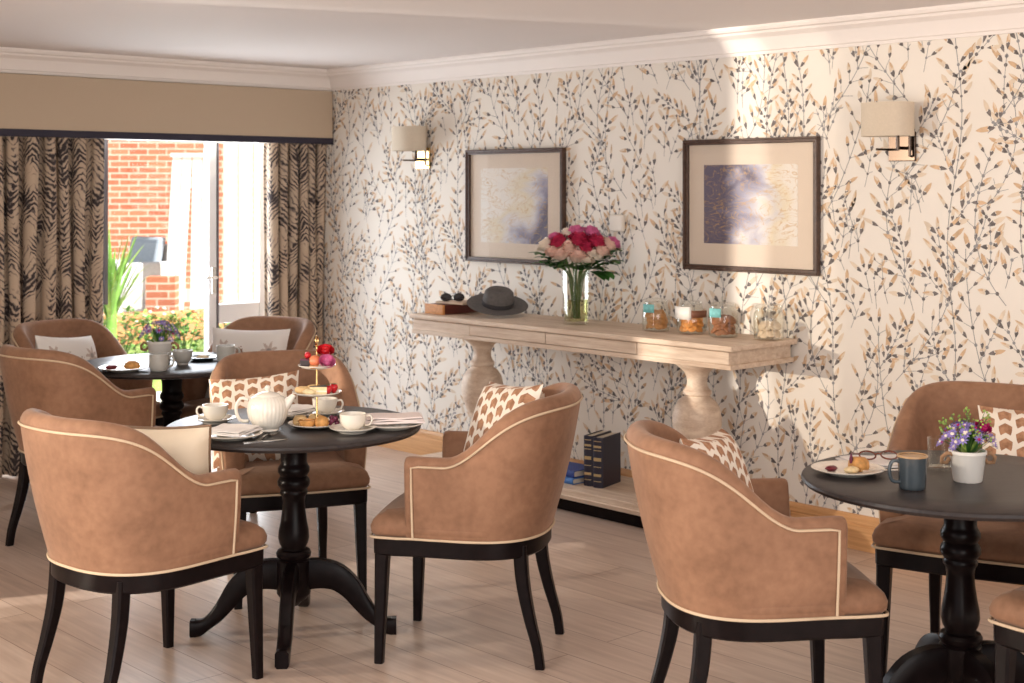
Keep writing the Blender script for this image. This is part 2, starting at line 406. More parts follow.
# papered wall with its printed vine pattern (all one surface)
b = MB(); b.box(WX, WX+.2, .5, 7.80, 0, CZ, M['paper'])
rnd = random.Random(11)
cnt = [0]
def flat_poly(pts, mat):
    cnt[0] += 1
    x = WX - .0004 - (cnt[0] % 13)*.00006
    vs = [(x, p[0], p[1]) for p in pts]; n = len(vs)
    area = sum(pts[i][0]*pts[(i+1) % n][1]-pts[(i+1) % n][0]*pts[i][1] for i in range(n))
    f = tuple(range(n)) if area < 0 else tuple(reversed(range(n)))
    b.add(vs, [f], mat)
def inside(p): return .55 < p[0] < 7.75 and .02 < p[1] < 2.30
OCC = {}
def near(y, z, r):
    k = int(r/.03)+1; i0, j0 = int(y/.03), int(z/.03)
    for i in range(i0-k, i0+k+1):
        for j in range(j0-k, j0+k+1):
            for p in OCC.get((i, j), ()):
                if (p[0]-y)**2+(p[1]-z)**2 < r*r: return True
    return False
def mark(y, z): OCC.setdefault((int(y/.03), int(z/.03)), []).append((y, z))
def leaf(y, z, a, ln, wd, tip, base='ink_slate'):
    if not inside((y, z)): return
    my, mz = y+math.cos(a)*ln*.5, z+math.sin(a)*ln*.5
    if near(my, mz, .024): return
    mark(my, mz); mark(y, z)
    dy, dz = math.cos(a), math.sin(a); ny, nz = -dz, dy
    def q(t, s): return (y+dy*ln*t+ny*wd*s, z+dz*ln*t+nz*wd*s)
    e = q(1, 0)
    if not inside(e): return
    s = rnd.uniform(-.12, .12)
    cut = rnd.uniform(.24, .42)
    flat_poly([q(.02, 0), q(cut*.5, .30), q(cut, .48), q(cut+.10, .15+s), q(cut+.02, -.05), q(cut, -.48), q(cut*.5, -.30)], M[base])
    flat_poly([q(cut+.03, .46), q(cut+.10, .10+s), q(cut+.03, -.46), q(.70, -.44), q(.88, -.22), q(1, 0), q(.88, .22), q(.70, .44)], M[tip])
    if rnd.random() < .6:
        flat_poly([q(.62, .42), q(.55, .05), q(.75, -.1), q(1, 0), q(.86, .26)], M['ink_ochre' if tip != 'ink_ochre' else 'ink_sand'])
def line(pts, w):
    for i in range(len(pts)-1):
        (y0, z0), (y1, z1) = pts[i], pts[i+1]
        if not (inside(pts[i]) and inside(pts[i+1])): continue
        d = math.hypot(y1-y0, z1-z0) or 1; ny, nz = -(z1-z0)/d*w/2, (y1-y0)/d*w/2
        flat_poly([(y0+ny, z0+nz), (y1+ny, z1+nz), (y1-ny, z1-nz), (y0-ny, z0-nz)], M['ink_stem'])
def dot(y, z, r):
    if inside((y, z)): flat_poly([(y+r*math.cos(k*PI/4+.3), z+r*math.sin(k*PI/4+.3)) for k in range(8)], M['ink_slate' if rnd.random() < .4 else 'ink_stem'])
def tipcol(): return rnd.choice(['ink_ochre', 'ink_sand', 'ink_ochre', 'ink_sand', 'ink_sand'])
def stem_walk(y, z, a, length, curl, dense, stalk, depth=0):
    """a stem growing upward, leaves alternately on both sides"""
    step = .012; n = int(length/step); pts = [(y, z)]; node = rnd.uniform(0, .02); side = rnd.choice((-1, 1)); goal = a; ph = rnd.uniform(0, 6.28)
    for i in range(n):
        a += curl*step + math.sin(i*.075+ph)*.012
        y += math.cos(a)*step; z += math.sin(a)*step; pts.append((y, z)); node += step
        if node > dense:
            node = rnd.uniform(-.008, .004); side = -side
            dot(y, z, rnd.uniform(.0055, .0085))
            for sd in ((side, -side) if rnd.random() < .66 else (side,)):
                off = a + sd*rnd.uniform(.55, 1.05)
                st = stalk*rnd.uniform(.5, 1.2)
                py, pz = y+math.cos(off)*st, z+math.sin(off)*st
                if st > .02: line([(y, z), ((y+py)/2+.003, (z+pz)/2), (py, pz)], .0022)
                leaf(py, pz, off+sd*rnd.uniform(-.35, .1), rnd.uniform(.050, .096), rnd.uniform(.015, .025), tipcol())
            if depth == 0 and rnd.random() < .17:
                stem_walk(y, z, a+side*.75, rnd.uniform(.16, .30), -side*rnd.uniform(.5, 2.4), .032, .018, 1)
    line(pts[::2], .0032 if depth == 0 else .0025)
    if inside(pts[-1]): leaf(y, z, a, .07, .018, tipcol())
yy = .66; k = 0
while yy < 7.75:
    z0 = rnd.uniform(-.25, .05)
    if k % 2 == 0:
        stem_walk(yy, z0, PI/2, 2.7, 0, .056, .012)
    else:
        z = z0
        a = PI/2
        while z < 2.3:
            ln = rnd.uniform(.45, .75); d = rnd.choice((-1, 1))
            stem_walk(yy+d*.04, z, PI/2+d*.75, ln, -d*1.35, .062, .050)
            z += ln*.62
    yy += .205 + rnd.uniform(-.015, .015); k += 1
for q in range(6000):
    y, z = rnd.uniform(.6, 7.7), rnd.uniform(.02, 2.15)
    if near(y, z+.03, .056): continue
    stem_walk(y, z, PI/2+rnd.uniform(-.5, .5), rnd.uniform(.10, .22), rnd.uniform(-2, 2), .055, .028, 1)
wall = b.build('wall_right', None, smooth=0); wall['kind'] = 'structure'

# bulkhead + window reveal wall (far wall)
b = MB()
b.box(.55, WX, WY, WY+.16, 1.86, CZ); b.box(.55, WX, WY+.16, 7.80, 2.02, CZ)
b.box(.55, 3.02, 7.66, 7.80, 0, 2.02)
struct('wall_window', b, M['magnolia'], smooth=0)
# unseen pier added off to the left, cuts the lamp beam into a strip
LX = .60
b = MB()
b.box(LX-.02, LX, 5.975, 7.80, 0, CZ)

struct('light_blocker', b, M['magnolia'], smooth=0)
filters = bpy.data.objects.new('lamp_filters', None); C.objects.link(filters); filters['kind'] = 'structure'  # parent of the unseen sheets added to dim the lamp beam
b = MB()
for y0, y1, a in ((5.757, 5.913, .012), (3.4, 5.757, .016)):
    n = int((y1-y0)/.02); vs = []
    for i in range(n+1):
        y = y0+(y1-y0)*i/n
        for z in (0, 2.3): vs.append((LX-.06+a*math.sin(y*55), y, z))
    b.add(vs, [(2*i, 2*i+2, 2*i+3, 2*i+1) for i in range(n)], M['lamp_filter'] if y1 > 5.8 else M['lamp_filter_dense'])
b.build('filter_sheet', None, filters, smooth=80)
# cornices
def cornice(name, along, p0, p1):
    prof = [(.0, -.125), (.014, -.125), (.018, -.112), (.026, -.108), (.036, -.082), (.058, -.052), (.088, -.036), (.094, -.026), (.110, -.022), (.118, -.010), (.118, 0), (0, 0)]
    secs = []
    for q in (p0, p1):
        if along == 'y': secs.append([(WX-d, q + (-d if q > 5 else 0), CZ+z) for d, z in prof])
        else: secs.append([(q + (-d if q > 5 else 0), WY-d, CZ+z) for d, z in prof])
    if along == 'y': secs.reverse()
    bb = MB(); bb.loft(secs); struct(name, bb, M['cornice'], smooth=25)
cornice('trim_1', 'y', .5, WY); cornice('trim_2', 'x', .55, WX)
# oak skirting
b = MB()
prof = [(0, 0), (.020, 0), (.020, .105), (.017, .108), (.017, .114), (.020, .117), (.020, .135), (.012, .150), (0, .152)]
b.loft([[(WX-d, q, z) for d, z in prof] for q in (7.62, .5)])
struct('baseboard_right', b, M['oak'], smooth=25)

# french window
win = bpy.data.objects.new('window_1', None); C.objects.link(win); win['kind'] = 'structure'
WYP = 7.72
b = MB()
for x0, x1 in ((3.84, 3.90), (4.965, 5.03), (4.60, 4.655)): b.box(x0, x1, WYP-.03, WYP+.03, 0, 2.02)
b.box(3.02, 5.34, WYP-.03, WYP+.03, 1.99, 2.05); b.box(3.02, 5.34, WYP-.03, WYP+.03, 0, .05)
b.box(3.02, 3.08, WYP-.03, WYP+.03, 0, 2.02); b.box(5.28, 5.34, WYP-.03, WYP+.03, 0, 2.02)
b.build('window_frame', M['white_frame'], win, smooth=0, bevel=.006)
b = MB(); b.box(3.905, 3.925, WYP-.035, WYP+.028, .9, 2.0); b.box(4.657, 4.668, WYP-.034, WYP+.028, .06, 1.98)
b.build('gasket', M['dark_frame'], win, smooth=0)
b = MB(); b.box(4.655, 4.965, WYP-.028, WYP+.028, .74, .86); b.build('middle_rail', M['white_frame'], win, smooth=0, bevel=.008)
b = MB(); b.box(3.90, 4.60, WYP-.004, WYP+.004, .05, 1.99); b.box(4.668, 4.965, WYP-.004, WYP+.004, .86, 1.99); b.box(4.668, 4.965, WYP-.004, WYP+.004, .05, .74)
b.build('pane', M['pane'], win, smooth=0)
b = MB(); b.box(4.61, 4.64, WYP-.05, WYP-.03, .93, 1.09); b.tube([(4.625, WYP-.05, 1.03), (4.625, WYP-.085, 1.03), (4.54, WYP-.09, 1.03)], .009)
b.build('handle', M['steel'], win, smooth=30)

# curtains
def curtain(name, x0, x1, folds, label, seed, y=7.545):
    rr = random.Random(seed); nx = folds*14; nz = 24; vs = []; uvs = []; arc = seed*.37; prev = None
    ph = [rr.uniform(.75, 1.25) for _ in range(folds+2)]
    bm_ = MB()
    for j in range(nz+1):
        z = .012 + (1.99-.012)*j/nz; arc = seed*.37; prev = None
        for i in range(nx+1):
            t = i/nx; k = t*folds; a = ph[int(k)]*(1-(k % 1)) + ph[int(k)+1]*(k % 1)
            amp = .040*a*(1+.12*math.sin(z*1.3+k))
            x = x0+(x1-x0)*t + .012*math.sin(k*2*PI*2+.5)*a + .010*math.sin(z*2.1+k*1.7)
            yv = y + amp*math.cos(k*2*PI) + .010*math.sin(z*1.7+k*2.3)
            if x > WX-.002: x = WX-.002
            if prev: arc += math.hypot(x-prev[0], yv-prev[1])
            prev = (x, yv); bm_.v.append((x, yv, z)); uvs.append((arc, z))
    for j in range(nz):
        for i in range(nx):
            q = j*(nx+1)+i; bm_.f.append((q, q+1, q+nx+2, q+nx+1)); bm_.mi.append(0)
    o = bm_.build(name, M['curtain'], smooth=80, uvs=uvs, solidify=.004)
    return tag(o, label, 'curtain')
curtain('curtain', 2.86, 3.83, 10, 'sand and charcoal palm-print curtain left of the glazed door', 2)
curtain('curtain', 4.93, 5.362, 6, 'narrow palm-print curtain between the glazed door and the papered wall', 5)
p = thing('pelmet', 'beige linen pelmet with dark navy border above the curtains', 'pelmet', (0, 0, 0))
b = MB(); b.box(.7, 5.338, WY-.03, WY-.002, 1.895, 2.196); b.build('linen_panel', M['linen'], p, smooth=0, bevel=.004)
b = MB(); b.box(.7, 5.340, WY-.034, WY-.001, 1.858, 1.898); b.build('border', M['navy'], p, smooth=0, bevel=.003)

# ------------------------------------------------------------------ tub chair
def chair_plan(t):
    """outer base curve, t from 0 (left arm front) to 1 (right arm front); returns point + outward normal"""
    def P(t):
        ay, yb0, yb, a = .150, -.015, -.270, .272
        l1 = ay-yb0; l2 = .46; tot = 2*l1+2*l2; s = t*tot
        if s < l1: return (-a+.006*(1-s/l1), ay-s)
        if s > tot-l1: return (a-.006*(1-(tot-s)/l1), ay-(tot-s))
        th = PI*(s-l1)/(2*l2); c, q = math.cos(th), math.sin(th); e = 2/2.5
        return (-a*math.copysign(abs(c)**e, c), yb0+(yb-yb0)*abs(q)**e)
    e = 1e-3; x, y = P(t); x0, y0 = P(max(0, t-e)); x1, y1 = P(min(1, t+e))
    dx, dy = x1-x0, y1-y0; d = math.hypot(dx, dy) or 1
    return x, y, dy/d, -dx/d
def plan_norm(t):
    x, y, nx, ny = chair_plan(t)
    if nx*x+ny*(y-.05) < 0: nx, ny = -nx, -ny
    return x, y, nx, ny
BASEZ = .425
def shell_h(y): return .694 + .202*smooth01((.035-y)/.30)
def rim_r(y): return .026 + .012*smooth01((.035-y)/.30)
def outer(t, z):
    x, y, nx, ny = plan_norm(t)
    k = .035 + .19*max(0, -ny)**1.4
    d = k*(z-BASEZ) + .010*math.sin(PI*min(1, (z-BASEZ)/.45))
    return Vector((x+nx*d, y+ny*d, z)), Vector((nx, ny, 0))
NT = 56
def shell_cols():
    cols = []
    for i in range(NT+1):
        t = i/NT; x, y, nx, ny = plan_norm(t); h = shell_h(y); th = .064; RO = rim_r(y)
        col = []
        for j in range(9): col.append(outer(t, BASEZ+(h-RO-BASEZ)*j/8)[0])
        o, n = outer(t, h-RO)
        for j in range(1, 8):
            a = PI*j/8
            col.append(Vector((o.x-n.x*th/2*(1-math.cos(a))*1.0, o.y-n.y*th/2*(1-math.cos(a)), h-RO+RO*math.sin(a))))
        inn = o - n*th
        ib = outer(t, BASEZ)[0] - n*(th+.006)
        for j in range(0, 7):
            f = j/6; z = (h-RO)*(1-f)+.46*f; bulge = .012*math.sin(PI*f)
            col.append(Vector((inn.x*(1-f)+ib.x*f - n.x*bulge, inn.y*(1-f)+ib.y*f - n.y*bulge, z)))
        cols.append(col)
    return cols
def seat_loop(inset=0, n_front=14):
    pts = []
    for i in range(NT+1):
        x, y, nx, ny = plan_norm(i/NT); pts.append((x-nx*inset, y-ny*inset))
    # right arm front -> round front corners -> left
    xr = .272-inset; fr = [(xr-.004, .20), (xr-.007, .250), (xr-.010, .276-inset*.5), (xr-.017, .286-inset*.8), (xr-.032, .291-inset)]
    pts += fr
    for i in range(1, n_front): 
        f = i/n_front; pts.append(((xr-.032)*(1-2*f), .291-inset+.012*math.sin(PI*f)))
    pts += [(-x, y) for x, y in reversed(fr)]
    return pts
def square_leg(path, sizes, rot=0):
    secs = []
    for (x, y, z), s in zip(path, sizes):
        h = s/2; ch = h*.7
        q = [(h, ch), (ch, h), (-ch, h), (-h, ch), (-h, -ch), (-ch, -h), (ch, -h), (h, -ch)]
        secs.append([(x+a, y+c, z) for a, c in q])
    return secs
def make_chair(label):
    t = thing('tub_chair', label, 'chair')
    cols = shell_cols(); n = len(cols[0]); b = MB(); secs = []
    def cap(col, dy):
        c = sum(col, Vector())/n; out = []
        for s, f in ((.45, .020), (.80, .016), (.94, .009)):
            # shrink only thickness-wise/around centre
            out.append([Vector((c.x+(p.x-c.x)*s if False else p.x+(c.x-p.x)*(1-s)*.5, p.y+dy*f, p.z+(c.z-p.z)*(1-s)*.10)) for p in col])
        return out
    secs = cap(cols[0], 1) + cols + list(reversed(cap(cols[-1], 1)))
    b.loft([[tuple(p) for p in s] for s in secs]); backo = b.build('backrest', M['suede'], t, smooth=55)
    # seat
    b = MB(); rings = []
    for ins, z in ((.010, .424), (-.002, .440), (-.004, .458), (.004, .478), (.022, .494), (.06, .504), (.12, .510), (.2, .513)):
        lp = seat_loop(ins) if ins < .1 else [(x*(1-ins/.30), (y-.0)*(1-ins/.30)) for x, y in seat_loop(.0)]
        rings.append([(x, y, z) for x, y in lp])
    b.loft(rings); seato = b.build('seat', M['suede'], t, smooth=60)
    # piping: along the shell and around the base
    b = MB(); off = .0035
    pts = []
    for k in range(6):
        o, nn = outer(.006, BASEZ+.004+(shell_h(.15)-.036-BASEZ)*k/5); pts.append(o+nn*off)
    for i in range(1, 80):
        tt = .014+(1-.028)*i/80; y = plan_norm(tt)[1]; o, nn = outer(tt, shell_h(y)-rim_r(y)-.002); pts.append(o+nn*off)
    for k in range(6):
        o, nn = outer(.994, BASEZ+.004+(shell_h(.15)-.036-BASEZ)*(5-k)/5); pts.append(o+nn*off)
    b.tube(pts, .0040, 6)
    b.build('back_piping', M['piping'], backo, smooth=60)
    b = MB(); b.tube([(x, y, .424) for x, y in seat_loop(-.003)], .0045, 6, closed=True); b.build('seat_piping', M['piping'], seato, smooth=60)
    b = MB(); b.loft([[(x, y, z) for x, y in seat_loop(i)] for i, z in ((.012, .362), (.006, .368), (.005, .422))]); b.build('seat_frame', M['ebony'], t, smooth=30)
    for s in (-1, 1):
        b = MB(); b.loft(square_leg([(s*.231, .256, .40), (s*.231, .256, .36), (s*.235, .261, .18), (s*.239, .266, 0)], [.046, .046, .038, .029])); b.build('leg', M['ebony'], t, smooth=30)
    for s in (-1, 1):
        pth = [(s*.172, -.200, .40), (s*.173, -.203, .34), (s*.176, -.212, .26), (s*.183, -.234, .16), (s*.189, -.259, .07), (s*.191, -.270, 0)]
        pr = resample([p_+(z_,) for p_, z_ in zip(pth, [.044, .044, .042, .037, .032, .030])])
        b = MB(); b.loft(square_leg([p_[:3] for p_ in pr], [p_[3] for p_ in pr])); b.build('leg', M['ebony'], t, smooth=30)
    return t
def rzf(fx, fy): return math.atan2(fy, fx)-PI/2
CH = {
 'A': ((2.232, 4.126), (.993, .114), 'tan suede tub chair in the left foreground with a cream cushion'),
 'F': ((3.249, 3.690), (-.58, .816), 'tan suede tub chair seen from the side between the centre table and the console'),
 'E': ((3.211, 4.762), (-.405, -.914), 'tan suede tub chair facing the camera behind the teapot table'),
 'G': ((3.288, 2.508), (.81, -.59), 'tan suede tub chair with its back to the camera beside the right-hand table'),
 'H': ((4.326, 2.404), (-.95, -.30), 'tan suede tub chair behind the right-hand table against the papered wall'),
 'I': ((3.755, 1.605), (.10, .99), 'tub chair of which only a seat corner shows at the bottom right edge'),
 'B': ((2.945, 5.960), (.99, .12), 'tan tub chair with empty seat seen from behind at the far-left table'),
 'C': ((3.320, 6.720), (.20, -.98), 'tub chair in front of the left curtain facing the room with a white cushion'),
 'D': ((3.950, 6.250), (-.93, -.37), 'pale-looking tub chair by the glazed door and right curtain'),
}
first = None
for k, (c, f, lab) in CH.items():
    if first is None:
        first = make_chair(lab); first.location = (*c, 0); first.rotation_euler = (0, 0, rzf(*f))
    else:
        dup(first, lab, (*c, 0), rzf(*f))
for o in C.objects:
    if o.name.startswith('tub_chair'): o['group'] = 'tub chairs round the tea tables'

# ------------------------------------------------------------------ cushions
def cushion(label, mat, chair, lx, ly, lz, size=.38, tilt=.35, roll=0, yaw=0, thick=.065, piping=None, asp=1.0):
    n = 16; b = MB(); uvs = []
    def P(i, j, sgn):
        u, v = -1+2*i/n, -1+2*j/n
        e = max(0, (1-u**4)*(1-v**4)); th = thick*e**.45*(1-.06*math.cos(u*3)*math.cos(v*3))
        pinch = 1-.055*(1-u*u) if abs(v) > .0 else 1
        x = u*size/2*asp*(1-.07*(1-v*v)*abs(u)**3); z = v*size/2*(1-.07*(1-u*u)*abs(v)**3)
        return (x, sgn*th, z), ((u+1)/2*asp, (v+1)/2)
    for sgn in (1, -1):
        o = len(b.v)
        for j in range(n+1):
            for i in range(n+1):
                p, q = P(i, j, sgn); b.v.append(p); uvs.append(q)
        for j in range(n):
            for i in range(n):
                a = o+j*(n+1)+i; f = (a, a+1, a+n+2, a+n+1)
                b.f.append(f if sgn < 0 else tuple(reversed(f))); b.mi.append(0)
    (cx, cy), (fx, fy), _ = CH[chair]
    X = Vector((fy, -fx, 0)); Y = Vector((fx, fy, 0))
    base = Vector((cx, cy, 0)) + X*lx + Y*ly + Vector((0, 0, lz))
    e = thing('cushion', label, 'cushion', base, 0)
    rot = R(rzf(fx, fy), 'Z') @ R(yaw, 'Z') @ R(tilt, 'X') @ R(roll, 'Y')
    e.rotation_euler = rot.to_euler()
    cov = b.build('cover', M[mat], e, smooth=80, uvs=uvs)
    if piping:
        b2 = MB(); pts = []
        for i in range(n): pts.append(P(i, 0, 0)[0])
        for j in range(n): pts.append(P(n, j, 0)[0])
        for i in range(n): pts.append(P(n-i, n, 0)[0])
        for j in range(n): pts.append(P(0, n-j, 0)[0])
        b2.tube(pts, .0055, 6, closed=True); b2.build('cushion_piping', M[piping], cov, smooth=60)
    return e
cushion('plain cream cushion with brown piping in the left foreground chair', 'cream_leather', 'A', .03, .03, .650, .37, .22, .0, .62, .075, 'brown_piping')
cushion('brown chevron cushion on the chair behind the teapot', 'chevron', 'E', .13, .0, .665, .36, .36, .10, -.30)
cushion('brown chevron cushion in the side-on chair before the console', 'chevron', 'F', .05, -.085, .705, .41, .34, .10, .65)
cushion('brown chevron cushion poking out of the chair left of the right-hand table', 'chevron', 'G', -.02, -.10, .69, .38, .32, -.08, -.55)
cushion('brown chevron cushion behind the flower pot at the right edge', 'chevron', 'H', -.20, -.03, .675, .38, .30, 0, .25)
cushion('white cushion with brown flower print against the left curtain', 'flowerprint', 'C', .07, -.05, .665, .36, .33, -.10, .15, asp=1.05)
cushion('white cushion with brown flower print near the right curtain', 'flowerprint', 'D', .0, -.02, .680, .37, .28, 0, .25, asp=1.15)

# ------------------------------------------------------------------ pedestal tables
TZ = .745
def make_table(label):
    t = thing('pedestal_table', label, 'table')
    b = MB(); b.lathe([(.0, .718), (.36, .718), (.425, .720), (.444, .724), (.450, .733), (.447, .741), (.440, .745), (.30, .745), (0, .745)], 72)
    b.build('tabletop', M['tabletop'], t, smooth=35)
    prof = [(.0, .719), (.085, .719), (.085, .708), (.062, .700), (.052, .68), (.047, .645), (.046, .610), (.050, .602), (.056, .592), (.056, .578), (.050, .568), (.047, .563), (.052, .556), (.057, .546), (.057, .532), (.050, .522), (.045, .516), (.049, .508), (.048, .500), (.041, .490), (.039, .470), (.041, .440), (.047, .400), (.053, .370), (.0545, .345), (.050, .325), (.043, .312), (.043, .306), (.056, .302), (.062, .292), (.060, .280), (.052, .272), (.060, .266), (.060, .150), (.054, .142), (.046, .130), (.030, .120), (.018, .106), (0, .10)]
    b = MB(); b.lathe(list(reversed(prof)), 32); b.build('pedestal', M['ebony'], t, smooth=40)
    for k in range(4):
        path = [(.04, .215, .105), (.10, .217, .100), (.155, .202, .090), (.20, .165, .076), (.235, .118, .062), (.27, .074, .050), (.305, .044, .042), (.335, .030, .056), (.362, .029, .058)]
        path = resample(path, 3); secs = []
        for i, (r, z, h) in enumerate(path):
            if i == 0: d = (path[1][0]-r, path[1][1]-z)
            elif i == len(path)-1: d = (1, 0)
            else: d = (path[i+1][0]-path[i-1][0], path[i+1][1]-path[i-1][1])
            l = math.hypot(*d); nx, nz = -d[1]/l, d[0]/l; w = .023
            c = .72
            q = [(-w, -h/2*c), (-w*c, -h/2), (w*c, -h/2), (w, -h/2*c), (w, h/2*c), (w*c, h/2), (-w*c, h/2), (-w, h/2*c)]
            secs.append([(r+nx*s, a, max(.0, z+nz*s)) for a, s in q])
        b = MB(); b.loft(secs, xf=R(k*PI/2, 'Z')); b.build('leg', M['ebony'], t, smooth=50)
    return t
T1 = (2.86, 4.21); T2 = (3.44, 6.09); T3 = (3.73, 2.118)
t1 = make_table('round dark pedestal table with teapot and tiered cake stand'); t1.location = (*T1, 0); t1.rotation_euler = (0, 0, math.radians(139.6))
t1['group'] = 'round pedestal tables'
dup(t1, 'round dark pedestal table by the glazed door at far left', (*T2, 0), math.radians(110))
dup(t1, 'round dark pedestal table cut by the right edge with a blue mug', (*T3, 0), math.radians(150))

# ------------------------------------------------------------------ console
con = thing('console_table', 'long limed-wood console table on two turned pedestals', 'console table', (0, 0, 0))
KX = 4.88; KY0 = 3.87; KY1 = 6.035
b = MB(); b.box(KX-.02, WX-.012, KY0-.03, KY1+.016, .872, .897); b.build('top', M['limed'], con, smooth=0, bevel=.005)
b = MB(); b.box(KX+.01, WX-.022, KY0, KY1, .800, .872); b.box(KX-.004, WX-.018, KY0-.014, KY1+.014, .790, .812)
for y0, y1 in ((KY0, 4.40), (5.57, KY1)): b.box(KX-.004, KX+.02, y0-.002, y1, .812, .868)
b.build('apron', M['limed'], con, smooth=0, bevel=.003)
for y0, y1 in ((4.404, 5.002), (5.008, 5.566)):
    b = MB(); b.box(KX-.004, KX+.02, y0, y1, .815, .868); b.build('drawer', M['limed'], con, smooth=0, bevel=.002)
prof = [(.0, .12), (.125, .12), (.125, .15), (.115, .16), (.105, .165), (.085, .18), (.062, .21), (.052, .25), (.050, .29), (.062, .305), (.066, .318), (.060, .33), (.062, .345), (.085, .39), (.104, .44), (.113, .49), (.113, .525), (.105, .565), (.085, .598), (.062, .615), (.058, .622), (.066, .63), (.066, .645), (.055, .655), (.047, .672), (.047, .70), (.058, .73), (.085, .755), (.100, .765), (.108, .775), (.108, .79), (0, .79)]
for y in (4.23, 5.72):
    b = MB(); b.lathe(prof, 40, xf=T(5.10, y, 0)); b.build('pedestal', M['limed_v'], con, smooth=40)
b = MB(); b.box(KX+.015, WX-.022, KY0, KY1, .066, .120); b.box(KX+.008, WX-.022, KY0-.006, KY1+.006, .08, .09); b.build('shelf', M['limed'], con, smooth=0, bevel=.004)
b = MB(); b.box(KX+.06, WX-.03, KY0+.05, KY1-.05, 0, .066); b.build('plinth', M['ebony'], con, smooth=0)
SZ = .897

# ------------------------------------------------------------------ pictures, sconces, thermostat
def picture(name, y0, y1, z0, z1, py0, py1, pz0, pz1, art, label):
    t = thing(name, label, 'picture', (WX-.001, (y0+y1)/2, z0)); w = .026
    cy = (y0+y1)/2; a0, a1 = y0-cy, y1-cy; h = z1-z0
    b = MB()
    for y_0, y_1, z_0, z_1 in ((a0, a1, 0, w), (a0, a1, h-w, h), (a0, a0+w, w, h-w), (a1-w, a1, w, h-w)):
        b.box(-.026, 0, y_0, y_1, z_0, z_1)
    for y_0, y_1, z_0, z_1 in ((a0, a1, 0, .011), (a0, a1, h-.011, h), (a0, a0+.011, .011, h-.011), (a1-.011, a1, .011, h-.011)):
        b.box(-.033, -.02, y_0, y_1, z_0, z_1)
    b.build('picture_frame', M['frame'], t, smooth=0, bevel=.003)
    b = MB(); b.box(-.010, -.003, a0+w, a1-w, w, h-w); b.build('mount', M['mount'], t, smooth=0)
    b = MB(); x = -.0108; b.v = [(x, py0-cy, pz0-z0), (x, py1-cy, pz0-z0), (x, py1-cy, pz1-z0), (x, py0-cy, pz1-z0), (-.0095, py0-cy, pz0-z0), (-.0095, py1-cy, pz0-z0), (-.0095, py1-cy, pz1-z0), (-.0095, py0-cy, pz1-z0)]
    b.f = [(0, 1, 2, 3), (0, 4, 5, 1), (1, 5, 6, 2), (2, 6, 7, 3), (3, 7, 4, 0)]; b.mi = [0]*5
    b.build('print', art, t, smooth=0, uvs=[(1, 0), (0, 0), (0, 1), (1, 1)]*2)
    b = MB(); b.box(-.0165, -.0150, a0+w-.004, a1-w+.004, w-.004, h-w+.004); b.build('glazing', M['picture_glass'], t, smooth=0)
picture('picture', 5.329, 6.112, 1.165, 1.795, 5.46, 6.00, 1.275, 1.69, M['art1'], 'framed abstract print in white and gold, left of the two pictures')
picture('picture', 3.722, 4.502, 1.186, 1.812, 3.84, 4.385, 1.315, 1.69, M['art2'], 'framed abstract print in violet and white above the biscuit jars')
def sconce(y, plate_mat, label):
    t = thing('wall_sconce', label, 'wall light', (WX, y, 1.694))
    b = MB(); b.box(-.014, -.001, -.075, .055, .0, .125); b.build('backplate', plate_mat, t, smooth=0, bevel=.003)
    b = MB(); b.tube([(-.012, -.03, .055), (-.075, -.03, .055)], .007); b.build('arm', M['nickel'], t, smooth=40)
    b = MB(); b.tube([(-.075, -.03, .045), (-.075, -.03, .15)], .008); b.build('lamp_holder', M['nickel'], t, smooth=40)
    b = MB(); b.tube([(-.012, -.06, .02), (-.03, -.06, .02), (-.03, -.06, .12)], .006); b.build('shade_bracket', M['nickel'], t, smooth=40)
    b = MB(); b.tube([(-.012, .04, .05), (-.11, .05, .05)], .005); b.build('switch_lever', M['nickel'], t, smooth=40)
    b = MB(); pr = []
    n = 48; vs = []
    for z in (.104, .246):
        for q in (1, .975):
            for i in range(n):
                a = 2*PI*i/n; vs.append((-.105+.085*q*math.copysign(abs(math.cos(a))**.85, math.cos(a)), .112*q*math.copysign(abs(math.sin(a))**.85, math.sin(a)), z))
    fs = []
    for i in range(n):
        k = (i+1) % n
        fs += [(i, k, 2*n+k, 2*n+i), (n+k, n+i, 3*n+i, 3*n+k), (k, i, n+i, n+k), (2*n+i, 2*n+k, 3*n+k, 3*n+i)]
    b.add(vs, fs); b.build('lamp_shade', M['shade'], t, smooth=40)
    return t
sconce(3.315, M['nickel'], 'wall sconce with beige drum shade at upper right of the papered wall')
sconce(6.53, M['brass'], 'wall sconce with beige drum shade and gleaming plate left of the pictures')
b = MB(); b.box(WX-.028, WX-.001, 4.905, 4.995, 1.358, 1.445)
o = b.build('thermostat', M['thermo'], None, smooth=0, bevel=.008); tag(o, 'small white wall thermostat above the bouquet', 'thermostat')

# ------------------------------------------------------------------ things on the console
bx = thing('wooden_box', 'low dark red wooden box with amber end on the console', 'box', (5.09, 5.925, SZ), 0)
b = MB(); b.box(-.145, .16, -.075, .075, .001, .052); b.build('box_body', M['mahogany'], bx, smooth=0, bevel=.003)
b = MB(); b.box(-.160, -.145, -.077, .077, 0, .054); b.build('end_panel', M['amber'], bx, smooth=0, bevel=.003)
b = MB(); b.box(-.085, .085, -.10, .10, 0, .012); o = b.build('notebook', solid('tan_paper', (.60, .46, .34), .8), None, smooth=0, bevel=.003, loc=(5.07, 5.875, SZ+.0545), rot=(0, 0, .12))
tag(o, 'tan notebook lying on the red wooden box', 'notebook')
